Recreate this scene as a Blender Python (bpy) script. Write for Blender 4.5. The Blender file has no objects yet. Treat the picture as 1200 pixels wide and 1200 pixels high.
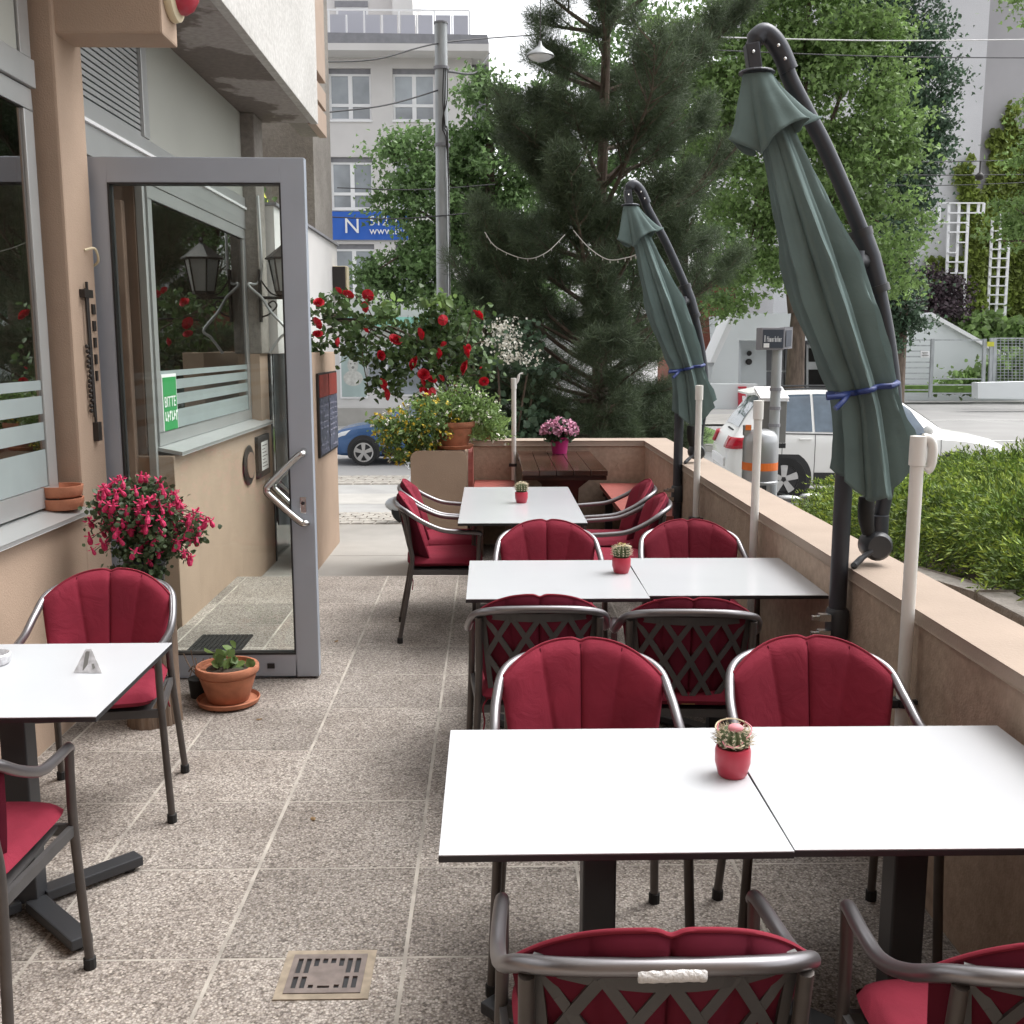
import bpy, bmesh, math, random
import numpy as np
from mathutils import Vector, Matrix, noise
random.seed(7); RNG = np.random.default_rng(7)
S = bpy.context.scene
COL = S.collection
R = math.radians
PI = math.pi
# ---------------------------------------------------------------- camera
CAM_H, CAM_P, CAM_Y, FPX = 1.62, R(9.05), R(1.155), 1225.0
cd = bpy.data.cameras.new('camera'); cam = bpy.data.objects.new('camera', cd); COL.objects.link(cam)
cam.location = (0, 0, CAM_H); cam.rotation_euler = (R(90) - CAM_P, 0, -CAM_Y)
cd.sensor_width = 36; cd.lens = 36 * FPX / 1200; cd.clip_end = 600; cd.clip_start = .05
S.camera = cam
# ---------------------------------------------------------------- sky, sun, exposure
SUN_EL, SUN_AZ = R(60), R(62)            # azimuth from +Y towards +X
w = bpy.data.worlds.new('World'); S.world = w; w.use_nodes = True
nt = w.node_tree; bg = nt.nodes['Background']
sky = nt.nodes.new('ShaderNodeTexSky'); sky.sky_type = 'NISHITA'; sky.sun_disc = False
sky.sun_elevation = SUN_EL; sky.sun_rotation = SUN_AZ; sky.air_density = 1.0; sky.dust_density = 4.0; sky.ozone_density = 1.0
hs = nt.nodes.new('ShaderNodeHueSaturation'); hs.inputs['Saturation'].default_value = .12
nt.links.new(sky.outputs[0], hs.inputs['Color']); nt.links.new(hs.outputs[0], bg.inputs[0])
bg.inputs[1].default_value = .15
sl = bpy.data.lights.new('sun', 'SUN'); sun = bpy.data.objects.new('sun', sl); COL.objects.link(sun)
sl.energy = .62; sl.angle = R(35); sl.color = (1, .96, .9)
sd = Vector((math.sin(SUN_AZ) * math.cos(SUN_EL), math.cos(SUN_AZ) * math.cos(SUN_EL), math.sin(SUN_EL)))
sun.rotation_euler = sd.to_track_quat('Z', 'Y').to_euler(); sun.location = sd * 50
S.view_settings.view_transform = 'Standard'; S.view_settings.look = 'None'
S.view_settings.exposure = 1.33; S.view_settings.gamma = 1; S.view_settings.use_curve_mapping = False
S.cycles.max_bounces = 8; S.cycles.transparent_max_bounces = 16
# ---------------------------------------------------------------- surveyed points (sightlines crossed with planes)
_fw = np.array([math.sin(CAM_Y) * math.cos(CAM_P), math.cos(CAM_Y) * math.cos(CAM_P), -math.sin(CAM_P)])
_rt = np.array([math.cos(CAM_Y), -math.sin(CAM_Y), 0]); _up = np.cross(_rt, _fw); _c = np.array([0, 0, CAM_H])
def _ray(x, y): return _fw + _rt * (x - 600) / FPX - _up * (y - 600) / FPX
def P(x, y, Y): d = _ray(x, y); return Vector(_c + d * Y / d[1])
def PZ(x, y, z): d = _ray(x, y); return Vector(_c + d * (z - CAM_H) / d[2])
def PX(x, y, X): d = _ray(x, y); return Vector(_c + d * X / d[0])
def GZ(x):                                # the street falls gently towards the left
    t = min(1, max(0, (x + 1.5) / 6)); t = t * t * (3 - 2 * t)
    return -1.15 + .37 * t
# ---------------------------------------------------------------- materials
MATS = {}
def _new(name):
    m = bpy.data.materials.new(name); m.use_nodes = True
    return m, m.node_tree, m.node_tree.nodes['Principled BSDF']
def mat(name, c, rough=.6, metal=0, var=.12, vs=6, bump=0, bs=60, spec=.5, c2=None, detail=4, island=0, trans=0, stretch=None, orand=0, wrinkle=0):
    if name in MATS: return MATS[name]
    m, t, b = _new(name); N = t.nodes; L = t.links
    b.inputs['Roughness'].default_value = rough; b.inputs['Metallic'].default_value = metal
    b.inputs['Specular IOR Level'].default_value = spec
    geo = N.new('ShaderNodeNewGeometry'); vec = geo.outputs['Position']
    if stretch:
        mp = N.new('ShaderNodeMapping'); mp.inputs['Scale'].default_value = stretch; L.new(vec, mp.inputs[0]); vec = mp.outputs[0]
    no = N.new('ShaderNodeTexNoise'); no.inputs['Scale'].default_value = vs; no.inputs['Detail'].default_value = detail; L.new(vec, no.inputs['Vector'])
    rp = N.new('ShaderNodeValToRGB'); rp.color_ramp.elements[0].position = .3; rp.color_ramp.elements[1].position = .7
    c = tuple(c); c2 = c2 or tuple(min(1, v * (1 + var)) for v in c)
    c1 = tuple(v * (1 - var) for v in c) if c2 is None or True else c
    rp.color_ramp.elements[0].color = (*c1, 1); rp.color_ramp.elements[1].color = (*c2, 1)
    L.new(no.outputs['Fac'], rp.inputs[0]); out = rp.outputs[0]
    if island:
        h = N.new('ShaderNodeHueSaturation'); mr = N.new('ShaderNodeMapRange')
        mr.inputs['To Min'].default_value = 1 - island; mr.inputs['To Max'].default_value = 1 + island
        L.new(geo.outputs['Random Per Island'], mr.inputs[0]); L.new(mr.outputs[0], h.inputs['Value']); L.new(out, h.inputs['Color']); out = h.outputs[0]
    if orand:
        oi = N.new('ShaderNodeObjectInfo'); h = N.new('ShaderNodeHueSaturation'); mr = N.new('ShaderNodeMapRange')
        mr.inputs['To Min'].default_value = 1 - orand; mr.inputs['To Max'].default_value = 1 + orand
        L.new(oi.outputs['Random'], mr.inputs[0]); L.new(mr.outputs[0], h.inputs['Value']); L.new(out, h.inputs['Color']); out = h.outputs[0]
    L.new(out, b.inputs['Base Color'])
    if wrinkle:
        n4 = N.new('ShaderNodeTexNoise'); n4.inputs['Scale'].default_value = wrinkle; n4.inputs['Detail'].default_value = 3; n4.inputs['Distortion'].default_value = 1.2; L.new(vec, n4.inputs['Vector'])
        b4 = N.new('ShaderNodeBump'); b4.inputs['Strength'].default_value = .2; b4.inputs['Distance'].default_value = .02; L.new(n4.outputs['Fac'], b4.inputs['Height']); L.new(b4.outputs[0], b.inputs['Normal'])
    if bump:
        n2 = N.new('ShaderNodeTexNoise'); n2.inputs['Scale'].default_value = bs; n2.inputs['Detail'].default_value = 5; L.new(vec, n2.inputs['Vector'])
        bp = N.new('ShaderNodeBump'); bp.inputs['Strength'].default_value = bump; bp.inputs['Distance'].default_value = .01
        L.new(n2.outputs['Fac'], bp.inputs['Height'])
        if wrinkle: L.new(b4.outputs[0], bp.inputs['Normal'])
        L.new(bp.outputs[0], b.inputs['Normal'])
    if trans:
        tr = N.new('ShaderNodeBsdfTranslucent'); mx = N.new('ShaderNodeMixShader'); mx.inputs[0].default_value = trans
        L.new(out, tr.inputs[0]); L.new(b.outputs[0], mx.inputs[1]); L.new(tr.outputs[0], mx.inputs[2])
        L.new(mx.outputs[0], N['Material Output'].inputs[0])
    MATS[name] = m; return m
def glass(name, tint=(.9, .95, .93), ior=1.5, rough=0.0):
    m, t, b = _new(name); N = t.nodes; L = t.links
    tr = N.new('ShaderNodeBsdfTransparent'); tr.inputs[0].default_value = (*tint, 1)
    gl = N.new('ShaderNodeBsdfGlossy'); gl.inputs['Roughness'].default_value = rough
    fr = N.new('ShaderNodeFresnel'); fr.inputs[0].default_value = ior
    mx = N.new('ShaderNodeMixShader'); L.new(fr.outputs[0], mx.inputs[0]); L.new(tr.outputs[0], mx.inputs[1]); L.new(gl.outputs[0], mx.inputs[2])
    L.new(mx.outputs[0], N['Material Output'].inputs[0]); N.remove(b); MATS[name] = m; return m
def pebble():
    m, t, b = _new('exposed_aggregate'); N = t.nodes; L = t.links
    g = N.new('ShaderNodeNewGeometry')
    v = N.new('ShaderNodeTexVoronoi'); v.inputs['Scale'].default_value = 150; v.inputs['Randomness'].default_value = 1; L.new(g.outputs['Position'], v.inputs['Vector'])
    sp = N.new('ShaderNodeSeparateColor'); L.new(v.outputs['Color'], sp.inputs[0])
    r = N.new('ShaderNodeValToRGB'); e = r.color_ramp.elements
    e[0].position = 0; e[0].color = (.15, .13, .118, 1); e[1].position = 1; e[1].color = (.66, .62, .575, 1)
    for p, c in ((.2, (.32, .295, .275)), (.45, (.40, .37, .345)), (.7, (.46, .43, .40)), (.88, (.55, .52, .485))):
        k = e.new(p); k.color = (*c, 1)
    L.new(sp.outputs[0], r.inputs[0])
    r2 = N.new('ShaderNodeValToRGB'); r2.color_ramp.elements[0].position = .42; r2.color_ramp.elements[0].color = (1, 1, 1, 1)
    r2.color_ramp.elements[1].position = .78; r2.color_ramp.elements[1].color = (.58, .55, .52, 1)
    mu = N.new('ShaderNodeMath'); mu.operation = 'MULTIPLY'; mu.inputs[1].default_value = 1.1; L.new(v.outputs['Distance'], mu.inputs[0]); L.new(mu.outputs[0], r2.inputs[0])
    mx = N.new('ShaderNodeMix'); mx.data_type = 'RGBA'; mx.blend_type = 'MULTIPLY'; mx.inputs[0].default_value = 1
    L.new(r.outputs[0], mx.inputs[6]); L.new(r2.outputs[0], mx.inputs[7])
    n = N.new('ShaderNodeTexNoise'); n.inputs['Scale'].default_value = 2.1; n.inputs['Detail'].default_value = 9; n.inputs['Roughness'].default_value = .62; L.new(g.outputs['Position'], n.inputs['Vector'])
    r3 = N.new('ShaderNodeValToRGB'); r3.color_ramp.elements[0].position = .34; r3.color_ramp.elements[0].color = (.60, .565, .54, 1); r3.color_ramp.elements[1].position = .68; r3.color_ramp.elements[1].color = (.92, .90, .88, 1)
    L.new(n.outputs['Fac'], r3.inputs[0])
    m2 = N.new('ShaderNodeMix'); m2.data_type = 'RGBA'; m2.blend_type = 'MULTIPLY'; m2.inputs[0].default_value = 1
    L.new(mx.outputs[2], m2.inputs[6]); L.new(r3.outputs[0], m2.inputs[7])
    oi = N.new('ShaderNodeObjectInfo'); mr = N.new('ShaderNodeMapRange'); mr.inputs['To Min'].default_value = .78; mr.inputs['To Max'].default_value = 1.12
    L.new(oi.outputs['Random'], mr.inputs[0]); h = N.new('ShaderNodeHueSaturation'); L.new(mr.outputs[0], h.inputs['Value']); L.new(m2.outputs[2], h.inputs['Color'])
    L.new(h.outputs[0], b.inputs['Base Color']); b.inputs['Roughness'].default_value = .75
    iv = N.new('ShaderNodeMath'); iv.operation = 'SUBTRACT'; iv.inputs[0].default_value = 1; L.new(v.outputs['Distance'], iv.inputs[1])
    bp = N.new('ShaderNodeBump'); bp.inputs['Strength'].default_value = .25; bp.inputs['Distance'].default_value = .003; L.new(iv.outputs[0], bp.inputs['Height']); L.new(bp.outputs[0], b.inputs['Normal'])
    MATS['pebble'] = m; return m
def stained(name, c, c2, scale, lo=.48, hi=.56, rough=.85, bump=.25, bs=90, specks=0, gx=None):
    m, t, b = _new(name); N = t.nodes; L = t.links
    g = N.new('ShaderNodeNewGeometry'); n = N.new('ShaderNodeTexNoise'); n.inputs['Scale'].default_value = scale; n.inputs['Detail'].default_value = 7; n.inputs['Roughness'].default_value = .55
    L.new(g.outputs['Position'], n.inputs['Vector'])
    r = N.new('ShaderNodeValToRGB'); r.color_ramp.elements[0].position = lo; r.color_ramp.elements[0].color = (*c, 1); r.color_ramp.elements[1].position = hi; r.color_ramp.elements[1].color = (*c2, 1)
    if gx:
        sx_ = N.new('ShaderNodeSeparateXYZ'); L.new(g.outputs['Position'], sx_.inputs[0])
        ma = N.new('ShaderNodeMath'); ma.operation = 'MULTIPLY_ADD'; ma.inputs[1].default_value = gx[1]; ma.inputs[2].default_value = -gx[0] * gx[1]; L.new(sx_.outputs[0], ma.inputs[0])
        ad = N.new('ShaderNodeMath'); L.new(ma.outputs[0], ad.inputs[0]); L.new(n.outputs['Fac'], ad.inputs[1]); L.new(ad.outputs[0], r.inputs[0])
    else: L.new(n.outputs['Fac'], r.inputs[0])
    n3 = N.new('ShaderNodeTexNoise'); n3.inputs['Scale'].default_value = 30; n3.inputs['Detail'].default_value = 4; L.new(g.outputs['Position'], n3.inputs['Vector'])
    mx = N.new('ShaderNodeMix'); mx.data_type = 'RGBA'; mx.blend_type = 'OVERLAY'; mx.inputs[0].default_value = .35
    L.new(r.outputs[0], mx.inputs[6]); L.new(n3.outputs['Fac'], mx.inputs[7]); L.new(mx.outputs[2], b.inputs['Base Color'])
    b.inputs['Roughness'].default_value = rough
    if specks:
        n5 = N.new('ShaderNodeTexNoise'); n5.inputs['Scale'].default_value = 11; n5.inputs['Detail'].default_value = 6; n5.inputs['Roughness'].default_value = .7; L.new(g.outputs['Position'], n5.inputs['Vector'])
        r5 = N.new('ShaderNodeValToRGB'); r5.color_ramp.elements[0].position = .27; r5.color_ramp.elements[0].color = (.30, .27, .25, 1); r5.color_ramp.elements[1].position = .35; r5.color_ramp.elements[1].color = (1, 1, 1, 1); L.new(n5.outputs['Fac'], r5.inputs[0])
        m5 = N.new('ShaderNodeMix'); m5.data_type = 'RGBA'; m5.blend_type = 'MULTIPLY'; m5.inputs[0].default_value = 1; L.new(mx.outputs[2], m5.inputs[6]); L.new(r5.outputs[0], m5.inputs[7])
        mp6 = N.new('ShaderNodeMapping'); mp6.inputs['Scale'].default_value = (2.2, 2.2, .45); L.new(g.outputs['Position'], mp6.inputs[0])
        n6 = N.new('ShaderNodeTexNoise'); n6.inputs['Scale'].default_value = 1.6; n6.inputs['Detail'].default_value = 5; L.new(mp6.outputs[0], n6.inputs['Vector'])
        r6 = N.new('ShaderNodeValToRGB'); r6.color_ramp.elements[0].position = .35; r6.color_ramp.elements[0].color = (.90, .89, .88, 1); r6.color_ramp.elements[1].position = .6; r6.color_ramp.elements[1].color = (1.03, 1.03, 1.03, 1); L.new(n6.outputs['Fac'], r6.inputs[0])
        m6 = N.new('ShaderNodeMix'); m6.data_type = 'RGBA'; m6.blend_type = 'MULTIPLY'; m6.inputs[0].default_value = 1; L.new(m5.outputs[2], m6.inputs[6]); L.new(r6.outputs[0], m6.inputs[7]); L.new(m6.outputs[2], b.inputs['Base Color'])
    n2 = N.new('ShaderNodeTexNoise'); n2.inputs['Scale'].default_value = bs; n2.inputs['Detail'].default_value = 4; L.new(g.outputs['Position'], n2.inputs['Vector'])
    bp = N.new('ShaderNodeBump'); bp.inputs['Strength'].default_value = bump; bp.inputs['Distance'].default_value = .008; L.new(n2.outputs['Fac'], bp.inputs['Height']); L.new(bp.outputs[0], b.inputs['Normal'])
    MATS[name] = m; return m
M = dict(
    pebble=pebble(),
    mortar=mat('mortar', (.375, .345, .305), .9, var=.3, vs=7, bump=.3, bs=120),
    beige=mat('beige_plaster', (.40, .295, .22), .9, var=.07, vs=3, bump=.25, bs=160),
    capmat=mat('cap_plaster', (.355, .283, .23), .9, var=.07, vs=4, bump=.2, bs=140),
    wallin=stained('wall_plaster_worn', (.36, .27, .205), (.42, .32, .245), 2.2, .4, .62, bump=.35, bs=110, specks=1),
    alu=mat('anodised_aluminium', (.46, .47, .47), .38, .55, var=.05, vs=3),
    doormat_=mat('door_aluminium', (.40, .44, .505), .45, .35, var=.04, vs=3),
    tube=mat('chair_tube_aluminium', (.245, .235, .245), .33, .85, var=.06, vs=9),
    tubedark=mat('chair_leg_metal', (.10, .088, .082), .45, .5, var=.15, vs=12),
    lattice=mat('chair_lattice_grey', (.085, .082, .082), .5, .3, var=.12, vs=14),
    red=mat('red_fabric', (.205, .020, .038), .9, var=.14, vs=7, bump=.16, bs=700, spec=.2, orand=.14, wrinkle=13),
    redseam=mat('dark_red_seam', (.10, .010, .020), .9, var=.1, vs=9, spec=.1),
    redshade=mat('red_fabric_shaded_back', (.11, .013, .026), .95, var=.15, vs=8, spec=.1),  # cushion red darkened: shade behind the lattice put into the colour
    redpipe=mat('red_piping', (.21, .02, .036), .85, var=.1, vs=9, spec=.2),
    white=mat('table_white_laminate', (.52, .535, .56), .16, var=.02, vs=2.5),
    black=mat('black_core', (.018, .018, .02), .5, var=.1),
    char=mat('charcoal_metal', (.045, .047, .052), .42, .35, var=.12, vs=8),
    rubber=mat('rubber_black', (.015, .015, .015), .8),
    canvas=mat('green_canvas', (.116, .162, .157), .85, var=.16, vs=4, bump=.1, bs=700, spec=.25, wrinkle=9),
    mast=mat('umbrella_dark_metal', (.046, .050, .060), .42, .4, var=.1, vs=8),
    strap=mat('blue_strap', (.02, .04, .17), .5),
    pvc=mat('white_pole', (.72, .71, .68), .4, var=.06, vs=5),
    galv=mat('galvanised_steel', (.36, .38, .39), .5, .35, var=.22, vs=7, stretch=(1, 1, .25)),
    terra=mat('terracotta', (.40, .155, .085), .85, var=.22, vs=16, bump=.15, bs=120),
    soil=mat('soil', (.05, .035, .025), .95, var=.4, vs=60, bump=.6, bs=80),
    redpot=mat('red_ceramic', (.42, .03, .055), .35, var=.06),
    pinkpot=mat('magenta_plastic', (.42, .02, .16), .4, var=.06),
    cactus=mat('cactus_green', (.10, .13, .06), .7, var=.3, vs=40),
    spine=mat('cream_spines', (.55, .48, .36), .7),
    pinkribbon=mat('pink_ribbon', (.70, .26, .30), .6),
    cream=mat('cream_ribbon', (.66, .58, .40), .6),
    gold=mat('gold_ribbon', (.50, .38, .14), .5),
    wood=mat('dark_varnished_wood', (.055, .024, .016), .16, var=.4, vs=5, stretch=(1, 14, 1)),
    benchred=mat('red_painted_wood', (.30, .075, .06), .6, var=.16, vs=8, stretch=(1, 6, 1)),
    bark=mat('bark', (.15, .105, .075), .95, var=.45, vs=14, bump=1, bs=40, stretch=(1, 1, .2)),
    barkdark=mat('tree_bark', (.12, .09, .07), .95, var=.4, vs=14, bump=.8, bs=30, stretch=(1, 1, .25)),
    plaster_w=mat('pale_plaster', (.62, .61, .60), .9, var=.05, vs=1.5, bump=.1, bs=60),
    plaster_g=mat('grey_plaster', (.62, .60, .59), .9, var=.06, vs=.8),
    frame_w=mat('white_frame', (.80, .80, .81), .4, var=.02),
    winglass=glass('window_glass', (.78, .83, .81), 6.0),
    doorglass=glass('door_glass', (.95, .98, .96), 1.45),
    farglass=mat('far_window_glass', (.30, .33, .36), .08, 0, var=.3, vs=.9, spec=.9),
    carglass=mat('car_glass', (.09, .125, .165), .05, 0, var=.2, spec=.9),
    frosted=mat('frosted_film', (.25, .29, .29), .55, var=.05),
    fascia=stained('white_render', (.44, .43, .41), (.52, .51, .49), 1.2, .35, .6, bump=.3, bs=60),
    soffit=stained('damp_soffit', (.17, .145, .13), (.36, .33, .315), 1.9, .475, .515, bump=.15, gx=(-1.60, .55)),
    concrete=stained('rough_concrete', (.27, .25, .225), (.21, .19, .17), 1.6, .42, .6, bump=.8, bs=70),
    panelg=mat('grey_green_panel', (.36, .365, .33), .5, var=.05, vs=1),
    brownw=mat('interior_brown', (.24, .16, .12), .6, var=.15, vs=3),
    brownp=mat('brown_board', (.38, .29, .23), .7, var=.06),
    dark=mat('dark_interior', (.02, .018, .016), .9),
    steel=mat('brushed_steel', (.62, .62, .61), .25, 1, var=.03),
    asphalt=mat('asphalt_pale', (.34, .335, .325), .9, var=.1, vs=2, bump=.3, bs=60),
    road=mat('road_grey', (.29, .285, .28), .9, var=.1, vs=.7, bump=.2, bs=40),
    slab=mat('concrete_slab', (.40, .385, .36), .9, var=.09, vs=2.5, bump=.2, bs=90),
    sett=mat('granite_sett', (.34, .315, .28), .85, var=.25, vs=10, bump=.4, bs=50),
    paint=mat('road_paint', (.72, .72, .70), .7, var=.08),
    grass=mat('grass', (.085, .15, .03), .9, var=.3, vs=4, island=.35),
    leaf=mat('maple_leaf', (.19, .29, .095), .5, var=.25, vs=1.0, island=.4, trans=.45),
    leafl=mat('plane_leaf', (.15, .245, .09), .5, var=.3, vs=.8, island=.4, trans=.4),
    leafd=mat('dark_leaf', (.065, .115, .065), .6, var=.3, vs=1, island=.5, trans=.2),
    needle=mat('pine_needle', (.078, .110, .058), .65, var=.35, vs=1.2, island=.5, trans=.25),
    junitip=mat('juniper_tips', (.27, .36, .055), .7, var=.3, vs=4, island=.4, trans=.2),
    juniper=mat('juniper', (.115, .185, .036), .7, var=.4, vs=4, island=.5, trans=.2),
    rosel=mat('rose_leaf', (.085, .145, .05), .5, var=.3, vs=6, island=.5, trans=.25),
    fuchl=mat('fuchsia_leaf', (.07, .11, .05), .55, var=.3, vs=12, island=.5, trans=.2),
    ivy=mat('ivy_leaf', (.22, .28, .06), .6, var=.35, vs=.8, island=.5, trans=.25),
    purple=mat('purple_leaf', (.045, .028, .035), .6, var=.3, island=.5),
    rosered=mat('rose_red', (.52, .012, .03), .6, var=.2, vs=60, island=.15, trans=.12),
    fuchsia=mat('fuchsia_pink', (.62, .03, .13), .6, var=.2, vs=60, island=.25, trans=.2),
    pinkf=mat('pale_pink_floret', (.60, .30, .42), .7, var=.2, island=.2),
    yellowf=mat('yellow_floret', (.62, .46, .05), .7, island=.2),
    whitef=mat('white_floret', (.75, .74, .66), .7, island=.1),
    suvpaint=mat('white_car_paint', (.78, .78, .76), .22, var=.01, spec=.7),
    bluepaint=mat('blue_car_paint', (.045, .115, .27), .2, .2, var=.02, spec=.8),
    rim=mat('alloy', (.55, .55, .55), .3, .8),
    taillight=mat('tail_light', (.42, .015, .03), .15, var=.2, vs=20),
    clear=mat('clear_lamp', (.6, .62, .64), .1),
    bin=mat('silver_bin', (.38, .39, .40), .32, .5, var=.05),
    orange=mat('orange_band', (.72, .16, .02), .5),
    steelbox=mat('grey_cabinet', (.20, .20, .19), .6, var=.06),
    signblue=mat('banner_blue', (.02, .11, .48), .5, var=.08, vs=.6),
    signdark=mat('sign_dark_blue', (.035, .045, .065), .4),
    signwhite=mat('lettering_white', (.8, .8, .8), .5, var=.01),
    green=mat('poster_green', (.03, .28, .08), .45, var=.05),
    redsign=mat('sign_red', (.5, .03, .05), .5),
    yellow=mat('awning_yellow', (.55, .55, .06), .7),
    teal=mat('turquoise', (.25, .55, .47), .6),
    brick=mat('brick_red', (.26, .09, .06), .9, var=.15),
    garage=mat('garage_white', (.68, .71, .72), .9, var=.04, vs=.7),
    garagedoor=mat('garage_door', (.17, .17, .18), .6),
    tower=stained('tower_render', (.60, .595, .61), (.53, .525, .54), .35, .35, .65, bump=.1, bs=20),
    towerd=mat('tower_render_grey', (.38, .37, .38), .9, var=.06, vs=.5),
    wire=mat('wire_grey', (.05, .05, .055), .7), wirew=mat('wire_white', (.5, .5, .5), .5), lightcord=mat('light_cord', (.34, .33, .30), .6),
    plastic=mat('clear_plastic', (.62, .62, .64), .15, var=.25, vs=60),
    paper=mat('paper_tape', (.70, .70, .70), .6, var=.1, vs=40, bump=.6, bs=120),
    balglass=mat('balcony_panel', (.42, .42, .47), .25, var=.12, vs=.25),
    roofgrey=mat('roof_grey', (.24, .24, .26), .8, var=.1),
    board=mat('menu_board', (.028, .034, .06), .35, var=.6, vs=26, c2=(.16, .17, .25)),
    chalk=mat('chalk_lettering', (.26, .26, .33), .8, var=.4, vs=40),
    boardred=mat('menu_red', (.24, .035, .025), .5, var=.25, vs=30),
    iron=mat('dark_iron', (.022, .018, .016), .5),
    cafe_glass=mat('lantern_glass', (.30, .30, .29), .3, var=.1),
    lilac=mat('lilac_flower', (.45, .25, .42), .7, island=.2),
)
def plaid():
    m, t, b = _new('plaid_curtain'); N = t.nodes; L = t.links
    g = N.new('ShaderNodeNewGeometry'); c = N.new('ShaderNodeTexChecker'); c.inputs['Scale'].default_value = 11
    c.inputs['Color1'].default_value = (.45, .36, .34, 1); c.inputs['Color2'].default_value = (.16, .02, .02, 1)
    L.new(g.outputs['Position'], c.inputs['Vector']); L.new(c.outputs[0], b.inputs['Base Color']); b.inputs['Roughness'].default_value = .9
    return m
M['plaid'] = plaid()
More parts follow.
